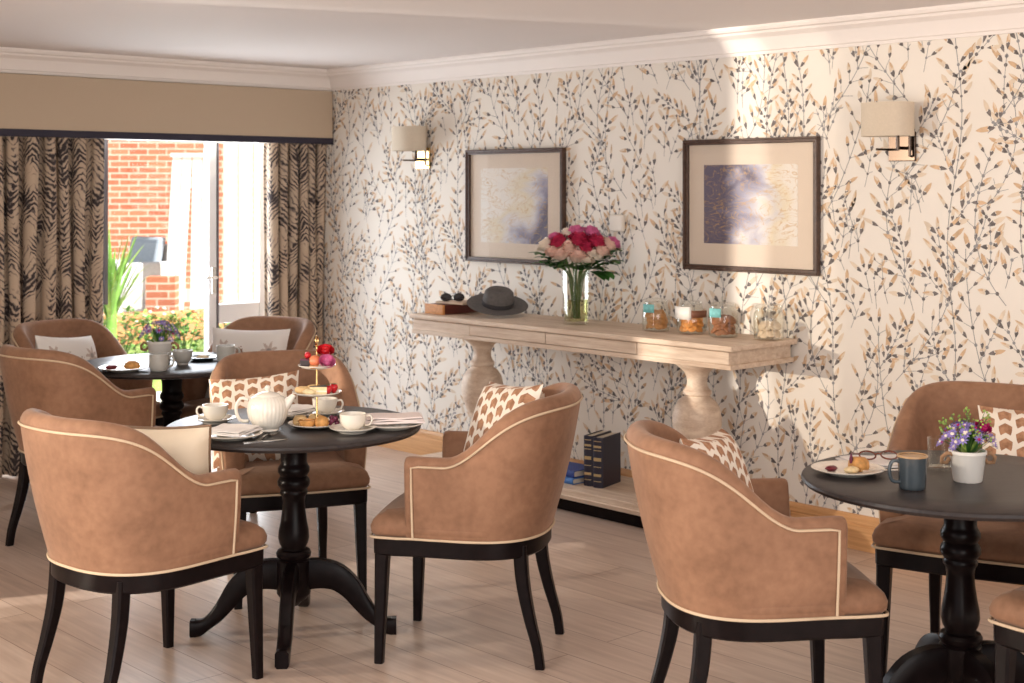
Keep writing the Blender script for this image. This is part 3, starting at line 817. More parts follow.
# sunglasses
sg = thing('sunglasses', 'folded dark sunglasses on the tan notebook', 'sunglasses', (5.03, 5.885, SZ+.0675), SRA+.1)
for s in (-1, 1):
    b = MB(); pts = [(s*.035+.027*math.cos(a), 0, .021+.020*math.sin(a)) for a in [2*PI*i/20 for i in range(20)]]
    b.tube(pts, .0035, 6, closed=True); b.build('rim', M['black_gloss'], sg, smooth=50)
    b = MB(); b.lathe([(0, -.001), (.026, -.001), (.026, .001), (0, .001)], 20, xf=T(s*.035, 0, .021) @ R(PI/2, 'X') @ Matrix.Diagonal((1, .75, 1, 1))); b.build('lens', M['black_gloss'], sg)
    b = MB(); b.tube([(s*.063, 0, .026), (s*.064, -.02, .025), (s*.02, -.028, .012), (-s*.045, -.032, .006)], .0028, 6); b.build('temple', M['black_gloss'], sg, smooth=50)
b = MB(); b.tube([(-.010, 0, .026), (0, 0, .030), (.010, 0, .026)], .003, 6); b.build('bridge', M['black_gloss'], sg, smooth=50)
# hat, leaning on the box
ht = thing('sun_hat', 'grey felt hat leaning against the wooden box on the console', 'hat', (5.10, 5.53, SZ+.012), 0)
ht.rotation_euler = (R(.32, 'X') @ R(-.10, 'Y')).to_euler()
b = MB()
def brim(a): return 1+.04*math.cos(2*a)
b.lathe([(.09, .004), (.13, .002), (.178, .008), (.185, .012), (.178, .013), (.13, .008), (.09, .010)], 48, rmod=brim, sy=.9); b.build('brim', M['felt'], ht, smooth=60)
b = MB(); b.lathe([(.094, .005), (.096, .03), (.093, .07), (.088, .100), (.074, .115), (.045, .112), (0, .100)], 40, sy=.88); b.build('crown', M['felt'], ht, smooth=60)
b = MB(); b.lathe([(.096, .008), (.099, .010), (.099, .036), (.095, .038)], 40, sy=.88); b.build('hat_band', M['felt_dark'], ht, smooth=40)
ht.location = (5.10, 5.60, SZ+.056); ht.scale = (.92, .92, .78)

# flowers
def bloom(b, c, r, mat, layers=4, tilt=None):
    """rose-like bloom of cupped overlapping petals"""
    ax = Vector(tilt or (0, 0, 1)).normalized(); q = ax.to_track_quat('Z', 'Y').to_matrix().to_4x4()
    b.ball((0, 0, 0), r*.62, 8, mat, (1, 1, .9), .05, xf=T(*c) @ q)
    for l in range(layers):
        n = 3+l*1; rr = r*(.40+.17*l); tl = .25+.28*l
        for k in range(n):
            a = 2*PI*k/n + l*.7
            vs = []; fs = []; nu, nv = 5, 4
            for j in range(nv+1):
                for i in range(nu+1):
                    u = (i/nu-.5)*2; v = j/nv
                    ang = a+u*(PI/n)*1.25*(1-.25*v**3)
                    rad = rr*(.55+.45*v**.6) + r*.10*v*tl + r*.12*v**4
                    z = -r*.55 + v*r*(1.25-.16*l) - r*.10*u*u*v
                    vs.append((rad*math.cos(ang), rad*math.sin(ang), z))
            for j in range(nv):
                for i in range(nu):
                    s = j*(nu+1)+i; fs.append((s, s+1, s+nu+2, s+nu+1))
            b.add(vs, fs, mat, T(*c) @ q)
def leafblade(b, p0, p1, w, mat, droop=.15, n=6, fold=.2):
    p0, p1 = Vector(p0), Vector(p1); d = p1-p0; ln = d.length; t = d.normalized()
    s = t.cross(Vector((0, 0, 1)));
    s = s.normalized() if s.length > 1e-3 else Vector((1, 0, 0)); up = s.cross(t)
    vs = []; fs = []
    for i in range(n+1):
        f = i/n; c = p0+d*f + Vector((0, 0, -droop*ln*f*f)); ww = w*math.sin(PI*min(1, f*.92+.04))**.8 if i < n else 0.0005
        vs += [c-s*ww+up*fold*ww, c, c+s*ww+up*fold*ww]
    for i in range(n):
        o = i*3; fs += [(o, o+1, o+4, o+3), (o+1, o+2, o+5, o+4)]
    b.add(vs, fs, mat)
# vase of roses
VX, VY = 5.085, 5.00
va = thing('glass_vase', 'tall clear square glass vase of roses on the console', 'vase', (VX, VY, SZ), -.15)
def sq(h, z): 
    q = []
    for cx, cy in ((1, 1), (-1, 1), (-1, -1), (1, -1)):
        for k in range(4):
            a = math.atan2(cy, cx)-PI/4+k*PI/6
            q.append((cx*(h-.012)+.012*math.cos(a), cy*(h-.012)+.012*math.sin(a), z))
    return q
b = MB(); secs = [sq(.047, 0), sq(.049, .004), sq(.051, .27), sq(.0475, .27), sq(.0455, .016), ]
b.loft(secs); b.build('vase_body', M['glass'], va, smooth=30)
b = MB(); b.loft([sq(.044, .018), sq(.045, .125)]); b.build('water', M['water'], va, smooth=30)
rv = random.Random(3)
fl = [  # dx(screen right), dz above the table, depth toward camera, r, kind
 (-.070, .395, .03, .038, 'rose'), (.010, .405, .06, .040, 'rose'), (.080, .395, .04, .040, 'rose'), (.000, .445, -.01, .034, 'pink'), (.062, .440, -.01, .034, 'pink'),
 (-.118, .375, .00, .036, 'cream_petal'), (-.060, .335, .07, .040, 'blush'), (.005, .325, .08, .042, 'blush'), (.125, .375, .01, .038, 'blush'),
 (-.085, .300, .06, .022, 'cream_petal'), (.062, .340, .08, .026, 'cream_petal'), (.085, .318, .07, .022, 'cream_petal'), (.150, .385, -.02, .030, 'pink'), (-.030, .430, -.03, .034, 'cream_petal'), (.040, .370, .08, .034, 'rose'), (-.030, .365, .08, .034, 'blush'), (-.095, .345, .05, .030, 'blush'), (.100, .350, .05, .034, 'blush'), (.040, .300, .09, .030, 'cream_petal'), (-.085, .410, -.02, .030, 'pink')]
SR = Vector((.7324, -.6809, 0)); SF = Vector((-.6809, -.7324, 0))
names = {'rose': ('crimson rose', 'crimson roses in the vase'), 'pink': ('bright pink rose', 'bright pink roses in the vase'), 'cream_petal': ('small cream rose', 'cream roses in the vase'), 'blush': ('blush pink rose', 'blush roses in the vase')}
for dx, dz, dd, r, kd in fl:
    dz += .028; c = SR*dx + SF*dd*.6; nm, gp = names[kd]
    t = thing('rose', nm + ' in the glass vase on the console', 'flower', (VX+c.x*.15, VY+c.y*.15, SZ+.03), 0, gp)
    loc = Vector((c.x*1.12, c.y*1.12, dz-.035)); r *= 1.28
    b = MB(); bloom(b, loc, r, M[kd], 4, (c.x*2.2, c.y*2.2, .35)); b.build('bloom', M[kd], t, smooth=60)
    b = MB(); a = Vector((rv.uniform(-.02, .02), rv.uniform(-.02, .02), 0)) - c*.15
    b.tube([a, Vector((c.x*.1, c.y*.1, .20)), loc*.7+Vector((0, 0, (dz-.03)*.22)), loc-Vector((0, 0, r*.5))], .0028, 6); b.build('stem', M['stem'], t, smooth=60)
for k, (dx, dz, dd) in enumerate([(-.14, .315, .05), (-.12, .28, .06), (.15, .325, .03), (.14, .285, .05), (.115, .235, .05), (-.02, .27, .09), (.05, .27, .09), (-.10, .345, -.03), (.11, .36, -.05)]):
    dz += .03; c = SR*dx*1.15 + SF*dd
    t = thing('foliage_sprig', 'dark green leafy sprig under the roses in the vase', 'foliage', (VX, VY, SZ+.03), 0, 'leaf sprigs in the vase')
    b = MB(); e = Vector((c.x, c.y, dz-.03)); root = Vector((c.x*.25, c.y*.25, .235)); b.tube([(c.x*.05, c.y*.05, .0), root, e], .0022, 5); b.build('stem', M['stem'], t, smooth=60)
    b = MB()
    for f in (.35, .55, .75, 1):
        p = root.lerp(e, f)
        for s in (-1, 1):
            d = (e-root).normalized(); sd = d.cross(Vector((0, 0, 1))).normalized()*s
            leafblade(b, p, p+d*.075+sd*.06+Vector((0, 0, rv.uniform(-.012, .012))), .026, M['leaf'], .3)
    b.build('leaves', M['leaf'], t, smooth=60)

# biscuit jars
def disc_biscuit(mat, r=.026, h=.010):
    b = MB(); b.lathe([(0, 0), (r*.8, 0), (r, h*.3), (r*.98, h*.7), (r*.8, h), (0, h*1.05)], 16); return b
def jar(x, y, label, prof, knob, rz=0):
    prof = [(r*JS, z*JS) for r, z in prof]
    t = thing('biscuit_jar', label, 'jar', (x, y, SZ), rz)
    top = prof[-1]; inner = [(r-.003, max(z, .006)) for r, z in reversed(prof)]
    b = MB(); b.lathe([(0, 0)]+prof+inner+[(0, .006)], 32); b.build('jar_body', M['glass'], t, smooth=40)
    r, z = top; b = MB(); b.lathe([(0, z+.001), (r+.003, z+.001), (r+.004, z+.008), (r-.008, z+.016), (.014, z+.019), (0, z+.020)], 32)
    ld = b.build('lid', M['glass'], t, smooth=40)
    if knob:
        b = MB(); b.lathe([(.006, z+.019), (.008, z+.024), (.012, z+.034), (.008, z+.042), (0, z+.044)], 20); b.build('knob', M['glass'], ld, smooth=40)
    return t
J = {'1': (5.14, 4.515), '2': (5.15, 4.305), '3': (5.155, 4.12), '4': (5.21, 3.905)}
P1 = [(.050, 0), (.056, .006), (.058, .06), (.056, .085), (.046, .105), (.044, .118)]
P2 = [(.046, 0), (.058, .012), (.064, .045), (.060, .085), (.044, .108), (.042, .118)]
JS = 1.17
P3 = [(.050, 0), (.057, .006), (.060, .08), (.058, .10), (.050, .112), (.050, .122)]
j1 = jar(*J['1'], 'glass jar of round biscuits with aqua label nearest the vase', P1, False)
j2 = jar(*J['2'], 'rounded glass jar of ginger biscuits with sloping white label', P2, True)
j3 = jar(*J['3'], 'glass jar of biscuits with aqua label, knobbed lid, third from the vase', P3, True)
j4 = jar(*J['4'], 'pale glass jar in sunlight at the right end of the console', P3, False)
CAMDIR = math.atan2(-.7324, -.6809)
def jar_label(j, mat, a0, a1, z0, z1, r, name='jar_label', slope=0):
    b = MB(); n = 8; vs = []
    for i in range(n+1):
        a = a0+(a1-a0)*i/n
        for z, rr in ((z0*JS+slope*i/n, r*JS), (z1*JS, r*JS)): vs.append((rr*math.cos(a), rr*math.sin(a), z))
    b.add(vs, [(2*i, 2*i+2, 2*i+3, 2*i+1) for i in range(n)]); b.build(name, M[mat], j, smooth=60, solidify=.001)
jar_label(j1, 'aqua', CAMDIR-1.15, CAMDIR-.25, .078, .112, .0605)
jar_label(j3, 'aqua', CAMDIR-1.2, CAMDIR-.3, .080, .115, .062)
jar_label(j2, 'label_white', CAMDIR-1.6, CAMDIR-.15, .062, .112, .066)
jar_label(j2, 'label_brown', CAMDIR-.15, CAMDIR+1.0, .070, .098, .066, 'brown_label')
def fill(jk, n, mat, label, group, r, R_, top, seed):
    rr = random.Random(seed); x, y = J[jk]; proto = None; r *= JS; R_ *= JS; top *= JS
    k = 0
    for i in range(n):
        lay = i//5; a = CAMDIR + (i % 5-2)*.62 + rr.uniform(-.15, .15) + (lay % 2)*.3
        rad = (R_-r*.55)*rr.uniform(.62, .8); z = .012+lay*top/max(1, (n-1)//5+1) + r*.75
        if proto is None:
            o = proto = disc_biscuit(M[mat], r).build('biscuit', M[mat], None, smooth=50)
            tag(o, label, 'biscuit', group)
        else:
            o = proto.copy(); C.objects.link(o)
        tiltd = rr.uniform(.7, 1.25)
        o.location = (x+rad*math.cos(a), y+rad*math.sin(a), SZ+z)
        o.rotation_euler = (R(a, 'Z') @ R(tiltd, 'Y') @ R(rr.uniform(-.3, .3), 'X')).to_euler()
fill('1', 15, 'biscuit', 'round golden biscuit inside the jar nearest the vase', 'biscuits in the jar nearest the vase', .022, .052, .062, 5)
fill('2', 15, 'orange_biscuit', 'ginger biscuit inside the rounded jar with white label', 'biscuits in the rounded jar', .021, .055, .058, 6)
fill('3', 15, 'biscuit_dark', 'brown biscuit inside the third jar from the vase', 'biscuits in the third jar', .024, .053, .058, 8)
fill('4', 10, 'biscuit_pale', 'pale shortbread inside the sunlit jar at the console end', 'shortbread in the end jar', .022, .053, .055, 9)

# books on the lower shelf
def book(label, loc, rz, w, d, h, mat, lying=False):
    """w thickness, d depth, h height; spine at -x"""
    t = thing('book', label, 'book', loc, rz)
    if lying: t.rotation_euler = (R(rz, 'Z') @ R(PI/2, 'X') @ R(0, 'Y')).to_euler()
    b = MB(); b.box(0, d, -w/2, -w/2+.004, 0, h); b.box(0, d, w/2-.004, w/2, 0, h)
    n = 8; vs = []
    for z in (0, h):
        for i in range(n+1):
            a = PI/2+PI*i/n; vs.append((.006*math.cos(a)*1.6+.003, w/2*math.sin(a), z))
        for i in range(n+1):
            a = PI/2+PI*(n-i)/n; vs.append((.006*math.cos(a)*1.0+.006, (w/2-.003)*math.sin(a), z))
    m2 = 2*(n+1); fs = [(i, (i+1) % m2, m2+(i+1) % m2, m2+i) for i in range(m2)] + [tuple(reversed(range(m2))), tuple(range(m2, 2*m2))]
    b.add(vs, fs); b.build('cover', M[mat], t, smooth=30)
    b = MB(); b.box(.004, d-.005, -w/2+.004, w/2-.004, .005, h-.005); b.build('pages', M['pages'], t, smooth=0)
    if mat == 'book_navy':
        for z, q in ((.03, .003), (.055, .012), (.10, .003), (.13, .016), (.18, .003), (.195, .010), (.225, .003)):
            b = MB(); b.box(-.0082, -.0050, -w*.36, w*.36, z, z+q); b.build('gold_band', M['gold_leaf'], t, smooth=0)
    return t
brz = math.atan2(.25, 1)*1.0
book('navy gilt-tooled book standing at the end next to the blue books', (5.02, 4.850, .1205), .28, .050, .19, .245, 'book_navy')
book('navy gilt-tooled book standing nearest the pale pedestal', (5.02, 4.785, .1205), .28, .055, .19, .245, 'book_navy')
lb = book('bright blue book lying at the bottom beside the navy books', (4.98, 5.00, .1205), 0, .030, .17, .25, 'book_sky')
lb.rotation_euler = (R(PI/2+.0, 'X')).to_euler(); lb.location = (4.98, 5.165, .1355); 
lb = book('dark blue book lying on top of the bright blue book', (4.99, 5.0, .15), 0, .034, .16, .24, 'book_blue')
lb.rotation_euler = (R(PI/2, 'X')).to_euler(); lb.location = (4.995, 5.162, .168)

# ------------------------------------------------------------------ tableware
def plate(label, x, y, r=.105, mat='china', z=TZ, name='plate', cat='plate'):
    b = MB(); b.lathe([(0, 0), (r*.58, 0), (r*.62, .004), (r*.80, .009), (r, .016), (r+.001, .018), (r-.004, .019), (r*.80, .0125), (r*.6, .007), (0, .006)], 40)
    o = b.build(name, M[mat], None, smooth=50, loc=(x, y, z)); return tag(o, label, cat)
def handle(b, x0, z0, z1, out, r, mat=None, ang=0):
    pts = [(x0-.003, 0, z1), (x0+out*.65, 0, z1+.004), (x0+out, 0, (z0+z1)/2+.006), (x0+out*.7, 0, z0+.004), (x0-.003, 0, z0)]
    cr = []
    for i in range(len(pts)-1):
        for f in (0, .33, .66): 
            a = Vector(pts[max(0, i-1)]); bq = Vector(pts[i]); c = Vector(pts[i+1]); d = Vector(pts[min(len(pts)-1, i+2)])
            cr.append(.5*((2*bq)+(-a+c)*f+(2*a-5*bq+4*c-d)*f*f+(-a+3*bq-3*c+d)*f**3))
    cr.append(Vector(pts[-1])); b.tube(cr, r, 8, mat=mat)
def cup(label, x, y, z, rz, mat='china', name='teacup', prof=None, hand=(.044, .014, .044, .022, .0038), liquid=None, rim=None, cat='cup'):
    prof = prof or [(.020, 0), (.024, .003), (.026, .006), (.038, .016), (.044, .034), (.046, .056)]
    t = thing(name, label, cat, (x, y, z), rz)
    inner = [(r-.0028, zz) for r, zz in reversed(prof) if zz > .005]
    b = MB(); b.lathe([(0, 0)]+prof+inner+[(0, .006)], 36); b.build('cup_body', M[mat], t, smooth=50)
    b = MB(); handle(b, *hand); b.build('handle', M[mat], t, smooth=60)
    if rim:
        r, zz = prof[-1]; b = MB(); b.lathe([(r-.003, zz-.002), (r-.003, zz+.002), (r+.0006, zz+.002), (r+.0008, zz-.003)], 36); b.build('rim', M[rim], t, smooth=50)
    if liquid:
        r, zz = prof[-1]; b = MB(); b.lathe([(0, zz-.008), (r-.0035, zz-.008), (r-.0035, zz-.006), (0, zz-.005)], 32); b.build('coffee', M[liquid], t, smooth=40)
    return t

def napkin(label, x, y, z, w, d, rz, mat='napkin', h=.014):
    b = MB(); n = 12; vs = []; fs = []; rr = random.Random(int(x*1000))
    for l in range(3):
        o = len(b.v); s = 1-.05*l; z0 = l*h/3
        top = []; bot = []
        for j in range(n+1):
            for i in range(n+1):
                u, v = i/n-.5, j/n-.5
                wob = .0022*math.sin(u*9+l*2)+.0022*math.sin(v*8+l)
                top.append((u*w*s, v*d*s, z0+h/3+wob*.6+.001)); bot.append((u*w*s, v*d*s, z0+wob*.4+.002*(l > 0)+.0012))
        vs = top+bot; k = (n+1)**2; fs = []
        for j in range(n):
            for i in range(n):
                q = j*(n+1)+i; fs.append((q, q+1, q+n+2, q+n+1)); fs.append((k+q, k+q+n+1, k+q+n+2, k+q+1))
        for i in range(n):
            fs += [(i, k+i, k+i+1, i+1), (n*(n+1)+i+1, k+n*(n+1)+i+1, k+n*(n+1)+i, n*(n+1)+i), ((i+1)*(n+1), k+(i+1)*(n+1), k+i*(n+1), i*(n+1)), (i*(n+1)+n, k+i*(n+1)+n, k+(i+1)*(n+1)+n, (i+1)*(n+1)+n)]
        b.add(vs, fs)
    o = b.build('napkin', M[mat], None, smooth=40, loc=(x, y, z), rot=(0, 0, rz)); return tag(o, label, 'napkin')
def knife(label, x0, y0, x1, y1, z=TZ):
    d = math.hypot(x1-x0, y1-y0); t = thing('table_knife', label, 'knife', (x0, y0, z+.0005), math.atan2(y1-y0, x1-x0)); s = d/.21
    b = MB(); b.loft([[(q*s, a, zz) for a, zz in ((-w, .001), (w, .001), (w, .003), (-w, .003))] for q, w in ((.09, .006), (.12, .009), (.18, .009), (.205, .004), (.21, .001))]); b.build('blade', M['steel'], t, smooth=30)
    b = MB(); b.loft([[(q*s, a, zz) for a, zz in ((-w, .0), (w, .0), (w, .005), (-w, .005))] for q, w in ((0, .006), (.01, .008), (.05, .006), (.09, .005))]); b.build('handle', M['steel'], t, smooth=30)
def fork(label, x0, y0, x1, y1, z=TZ):
    t = thing('table_fork', label, 'fork', (x0, y0, z+.0005), math.atan2(y1-y0, x1-x0)); s = math.hypot(x1-x0, y1-y0)/.19
    b = MB(); b.loft([[(q*s, a, zz+h) for a, zz in ((-w, .0), (w, .0), (w, .003), (-w, .003))] for q, w, h in ((0, .008, 0), (.02, .008, 0), (.06, .004, .004), (.11, .003, .007), (.125, .006, .004), (.14, .011, .001))]); b.build('handle', M['steel'], t, smooth=30)
    b = MB()
    for k in (-1.5, -.5, .5, 1.5): b.loft([[(q*s, a+k*.006, zz+h) for a, zz in ((-.0014, 0), (.0014, 0), (.0014, .002), (-.0014, .002))] for q, h in ((.138, .001), (.165, 0), (.19, .004))])
    b.build('tines', M['steel'], t, smooth=30)

# --- table 1
tp = thing('teapot', 'cream ribbed teapot with lid and spout on the centre table', 'teapot', (2.712, 4.150, TZ), SRA)
def ribs(a): return 1+.012*math.cos(a*30)
b = MB(); b.lathe([(0, 0), (.034, 0), (.038, .004), (.036, .010), (.052, .024), (.066, .050), (.070, .074), (.067, .100), (.056, .116), (.042, .122), (.040, .123)], 120, rmod=ribs); b.build('pot_body', M['china'], tp, smooth=60)
b = MB(); b.lathe([(.043, .122), (.042, .125), (.030, .131), (.012, .135), (0, .136)], 32); ld = b.build('lid', M['china'], tp, smooth=50)
b = MB(); b.lathe([(.008, .134), (.007, .138), (.007, .142), (.011, .147), (.010, .153), (.005, .157), (0, .157)], 24); b.build('knob', M['china'], ld, smooth=50)
b = MB(); b.tube([(.045, 0, .078), (.066, 0, .094), (.080, 0, .112), (.091, 0, .124)], [.024, .018, .012, .008], 12); b.build('spout', M['china'], tp, smooth=60)
b = MB(); handle(b, -.063, .034, .108, -.046, .0062); b.build('handle', M['china'], tp, smooth=60)
plate('saucer under the teacup at the left of the centre table', 2.675, 4.43, .072, name='saucer', cat='saucer')
cup('cream teacup on saucer left of the teapot', 2.675, 4.43, TZ+.0075, SRA+PI)
plate('white plate under the folded napkin left of the teapot', 2.545, 4.115, .105)
napkin('white napkin folded on the plate left of the teapot', 2.548, 4.118, TZ+.019, .16, .15, .5)
knife('steel knife nearest the front edge of the centre table', 2.516, 3.994, 2.665, 3.955)
fork('steel fork beside the knife before the teapot', 2.575, 4.005, 2.70, 4.085)
plate('saucer under the teacup in front of the cake stand', 2.915, 3.935, .080, name='saucer', cat='saucer')
cup('cream teacup in front of the cake stand', 2.915, 3.935, TZ+.0075, SRA+.25)
plate('plate under the blush napkin at the right rim of the centre table', 3.07, 3.91, .105)
napkin('blush napkin folded on the right-hand plate of the centre table', 3.08, 3.92, TZ+.019, .21, .12, SRA+.15, 'napkin_pink', .022)
plate('saucer behind the cake stand pole', 3.05, 4.29, .072, name='saucer', cat='saucer')
cup('cream teacup half hidden behind the cake stand', 3.05, 4.29, TZ+.0075, SRA+.2)
plate('plate behind the teapot spout', 2.955, 4.345, .10)
napkin('white napkin folded behind the teapot spout', 2.955, 4.345, TZ+.019, .15, .12, .2)
# cake stand
CSX, CSY = 2.885, 4.105
cs = thing('cake_stand', 'three-tier white cake stand with gilt rod on the centre table', 'cake stand', (CSX, CSY, TZ), 0)
tiers = [(.100, .004), (.086, .112), (.066, .205)]
for r, z in tiers:
    b = MB(); b.lathe([(0, z), (r*.6, z), (r*.85, z+.004), (r, z+.011), (r, z+.013), (r*.85, z+.0075), (r*.6, z+.005), (0, z+.005)], 40); b.build('tier_plate', M['china'], cs, smooth=50)
b = MB(); b.lathe([(0, .004), (.006, .004), (.0038, .012), (.0035, .205), (.0035, .28), (.008, .284), (.004, .29), (0, .29)], 12); b.tube([(.016*math.cos(a), 0, .302+.016*math.sin(a)) for a in [2*PI*i/16 for i in range(16)]], .0028, 6, closed=True, xf=R(.7, 'Z')); b.build('rod', M['gilt'], cs, smooth=40)
def food(name, label, dx, dd, tier, builder, group=None, cat=None):
    r, z = tiers[tier]; p = SR*dx+SF*dd
    b = MB(); builder(b); o = b.build(name, None, None, smooth=55, loc=(CSX+p.x, CSY+p.y, TZ+z+.0055), rot=(0, 0, SRA))
    return tag(o, label, cat or name.replace('_', ' '), group)
def tart(b): b.lathe([(0, 0), (.022, 0), (.030, .018), (.031, .022), (.027, .022), (.026, .017), (0, .019)], 20, M['pastry'], rmod=lambda a: 1+.03*math.cos(a*12))
def sconeb(b): b.lathe([(0, 0), (.022, 0), (.025, .006), (.024, .022), (.018, .030), (0, .033)], 16, M['scone'], rmod=lambda a: 1+.05*math.cos(3*a+1))
def roll(b): b.ball((0, 0, .014), .022, 8, M['scone'], (1.45, .75, .62), .06)
def sand(b):
    for k, mm in ((0, 'sponge'), (1, 'jam'), (2, 'sponge')):
        z0 = (0, .011, .015)[k]; h = (.011, .004, .012)[k]; b.box(-.034, .034, -.013, .013, z0, z0+h, M[mm])
def wedge(b):
    for z0, h, mm in ((0, .012, 'sponge'), (.012, .005, 'cream_petal'), (.017, .012, 'sponge'), (.029, .003, 'choc')):
        q = [(-.03, -.018), (.03, -.018), (.02, .02)]; b.add([(x, y, z0) for x, y in q]+[(x, y, z0+h) for x, y in q], [(2, 1, 0), (3, 4, 5), (0, 1, 4, 3), (1, 2, 5, 4), (2, 0, 3, 5)], M[mm])
def straw(b):
    b.lathe([(0, .0), (.006, .001), (.013, .012), (.016, .022), (.012, .030), (0, .033)], 14, M['berry'])
    for k in range(5): leafblade(b, (0, 0, .032), (.014*math.cos(k*1.26), .014*math.sin(k*1.26), .034), .004, M['leaf'])
food('tart', 'golden fruit tart at the front of the lowest cake tier', -.028, .045, 0, tart)
food('scone', 'scone at the left of the lowest cake tier', -.058, .005, 0, sconeb)
food('pastry', 'small pastry beside the rod on the lowest cake tier', .022, .040, 0, lambda b: b.lathe([(0, 0), (.02, 0), (.026, .012), (.022, .026), (.008, .036), (0, .037)], 14, M['pastry'], rmod=lambda a: 1+.08*math.cos(5*a)))
food('scone', 'scone stacked behind on the lowest cake tier', -.01, -.03, 0, sconeb)
food('berry_cluster', 'dark plum berries at the right of the lowest cake tier', .062, .028, 0, lambda b: [b.ball((.012*math.cos(k*1.1), .012*math.sin(k*1.1), .010+.008*(k % 3)), .0095, 6, M['plum']) for k in range(8)], cat='berries')
food('savoury_roll', 'golden savoury roll at the left of the middle cake tier', -.045, .020, 1, roll)
food('savoury_roll', 'savoury roll behind the rod of the middle cake tier', -.012, -.03, 1, roll)
food('savoury_roll', 'pale savoury roll lying beside the rod of the middle cake tier', -.018, .052, 1, lambda b: b.ball((0, 0, .012), .019, 8, M['sponge'], (1.3, .75, .6), .08))
food('cake_slice', 'small layered cake slice on the middle cake tier', .012, .035, 1, wedge)
food('strawberry', 'red strawberry at the right of the middle cake tier', .042, .030, 1, straw)
food('strawberry', 'red strawberry at the back right of the middle cake tier', .058, -.005, 1, straw)
food('chocolate_cake', 'dark chocolate cube at the left of the top cake tier', -.038, .018, 2, lambda b: (b.box(-.016, .016, -.014, .014, 0, .026, M['choc']), b.box(-.016, .016, -.014, .014, .026, .029, M['plum'])), cat='cake')
food('raspberry', 'red raspberry on the chocolate cube of the top cake tier', -.032, .0, 2, lambda b: b.ball((0, 0, .040), .012, 7, M['berry'], jit=.12))
food('round_cake', 'peach round cake in the middle of the top cake tier', -.004, .022, 2, lambda b: b.ball((0, 0, .023), .021, 9, M['peach'], (1, 1, .95), .03), cat='cake')
food('biscuit', 'small biscuit at the front of the top cake tier', -.004, .048, 2, lambda b: b.lathe([(0, 0), (.014, 0), (.017, .004), (.014, .010), (0, .011)], 14, M['biscuit']), cat='biscuit')
food('rose', 'pink rose head at the right of the top cake tier', .040, .035, 2, lambda b: bloom(b, (0, 0, .022), .026, M['pink'], 4, (.2, -.6, .6)), cat='flower')
food('rose', 'red rose head at the top of the cake stand', .030, .0, 2, lambda b: bloom(b, (0, 0, .055), .028, M['berry'], 4, (.1, -.5, .8)), cat='flower')

# --- flower pots
def flower_pot(label, x, y, seed, s=1.0, mag=True):
    t = thing('flower_pot', label, 'flower pot', (x, y, TZ), SRA); rr = random.Random(seed)
    b = MB(); b.lathe([(0, 0), (.036, 0), (.038, .003), (.047, .072), (.050, .075), (.050, .083), (.047, .084), (.044, .078), (.042, .070), (0, .070)], 36, xf=Matrix.Scale(s, 4)); b.build('pot', M['white_pot'], t, smooth=40)
    for sd in (-1, 1):
        b = MB(); pts = [(sd*.045, -.012, .074), (sd*.058, -.012, .078), (sd*.071, -.008, .066), (sd*.070, .0, .050), (sd*.055, .006, .048), (sd*.046, .010, .060)]
        b.tube([tuple(q*s for q in p_) for p_ in pts], .0055*s, 8); b.build('rope_handle', M['rope'], t, smooth=60)
    b = MB()
    for k in range(46):
        a = rr.uniform(0, 2*PI); q = rr.uniform(.02, .075); z = .085+.075*rr.random()
        leafblade(b, (.01*math.cos(a), .01*math.sin(a), .07), (q*math.cos(a)*s, q*math.sin(a)*s, z*s), .007, M['leaf'] if rr.random() < .5 else M['yellow_green'], .1)
    b.build('foliage', None, t, smooth=60)
    for k in range(60):
        a = rr.uniform(0, 2*PI); el = rr.uniform(.0, 1.0)
        q = .074*math.cos(el*1.3); z = .092+.060*math.sin(el*1.45)
        c = (q*math.cos(a)*s, q*math.sin(a)*s, z*s); b = MB(); n = 9; rad = rr.uniform(.012, .018)*s
        ax = Vector((c[0], c[1], .05)).normalized(); qt = ax.to_track_quat('Z', 'Y').to_matrix().to_4x4()
        for p_ in range(n):
            aa = 2*PI*p_/n; b.add([(0, 0, 0), (rad*.6*math.cos(aa-.25), rad*.6*math.sin(aa-.25), .003), (rad*math.cos(aa), rad*math.sin(aa), .004), (rad*.6*math.cos(aa+.25), rad*.6*math.sin(aa+.25), .003)], [(0, 1, 2, 3)], M['lilac'], T(*c) @ qt)
        b.ball((0, 0, .001), rad*.28, 5, M['magenta'] if rr.random() < .2 else M['cream_petal'], xf=T(*c) @ qt)
        b.build('lilac_flower', None, t, smooth=60)
    b = MB()
    for k in range(26):
        a = rr.uniform(0, 2*PI); e = Vector((.075*math.cos(a)*s*rr.uniform(.5, 1), .06*math.sin(a)*s, rr.uniform(.13, .185)*s)); b.tube([(0, 0, .07), e*.6+Vector((0, 0, .03)), e], .0010, 4, mat=M['stem'])
        for w in range(5): b.ball((e.x+rr.uniform(-.010, .010), e.y+rr.uniform(-.010, .010), e.z+rr.uniform(-.016, .006)), .0032, 4, M['yellow_green'])
    b.build('sprigs', None, t, smooth=60)
    if mag:
        b = MB(); bloom(b, (.030*s, -.035*s, .150*s), .021*s, M['magenta'], 4, (.2, -.6, .7)); b.tube([(0, 0, .07), (.028*s, -.03*s, .145*s)], .0018, 5, mat=M['stem']); b.build('magenta_flower', None, t, smooth=60)
    return t
flower_pot('white pot of lilac flowers with rope handles beside the blue mug', 3.712, 2.085, 4, 1.06)
flower_pot('white pot of lilac flowers before the garden door on the far table', 3.400, 6.13, 9, 1.25, False)

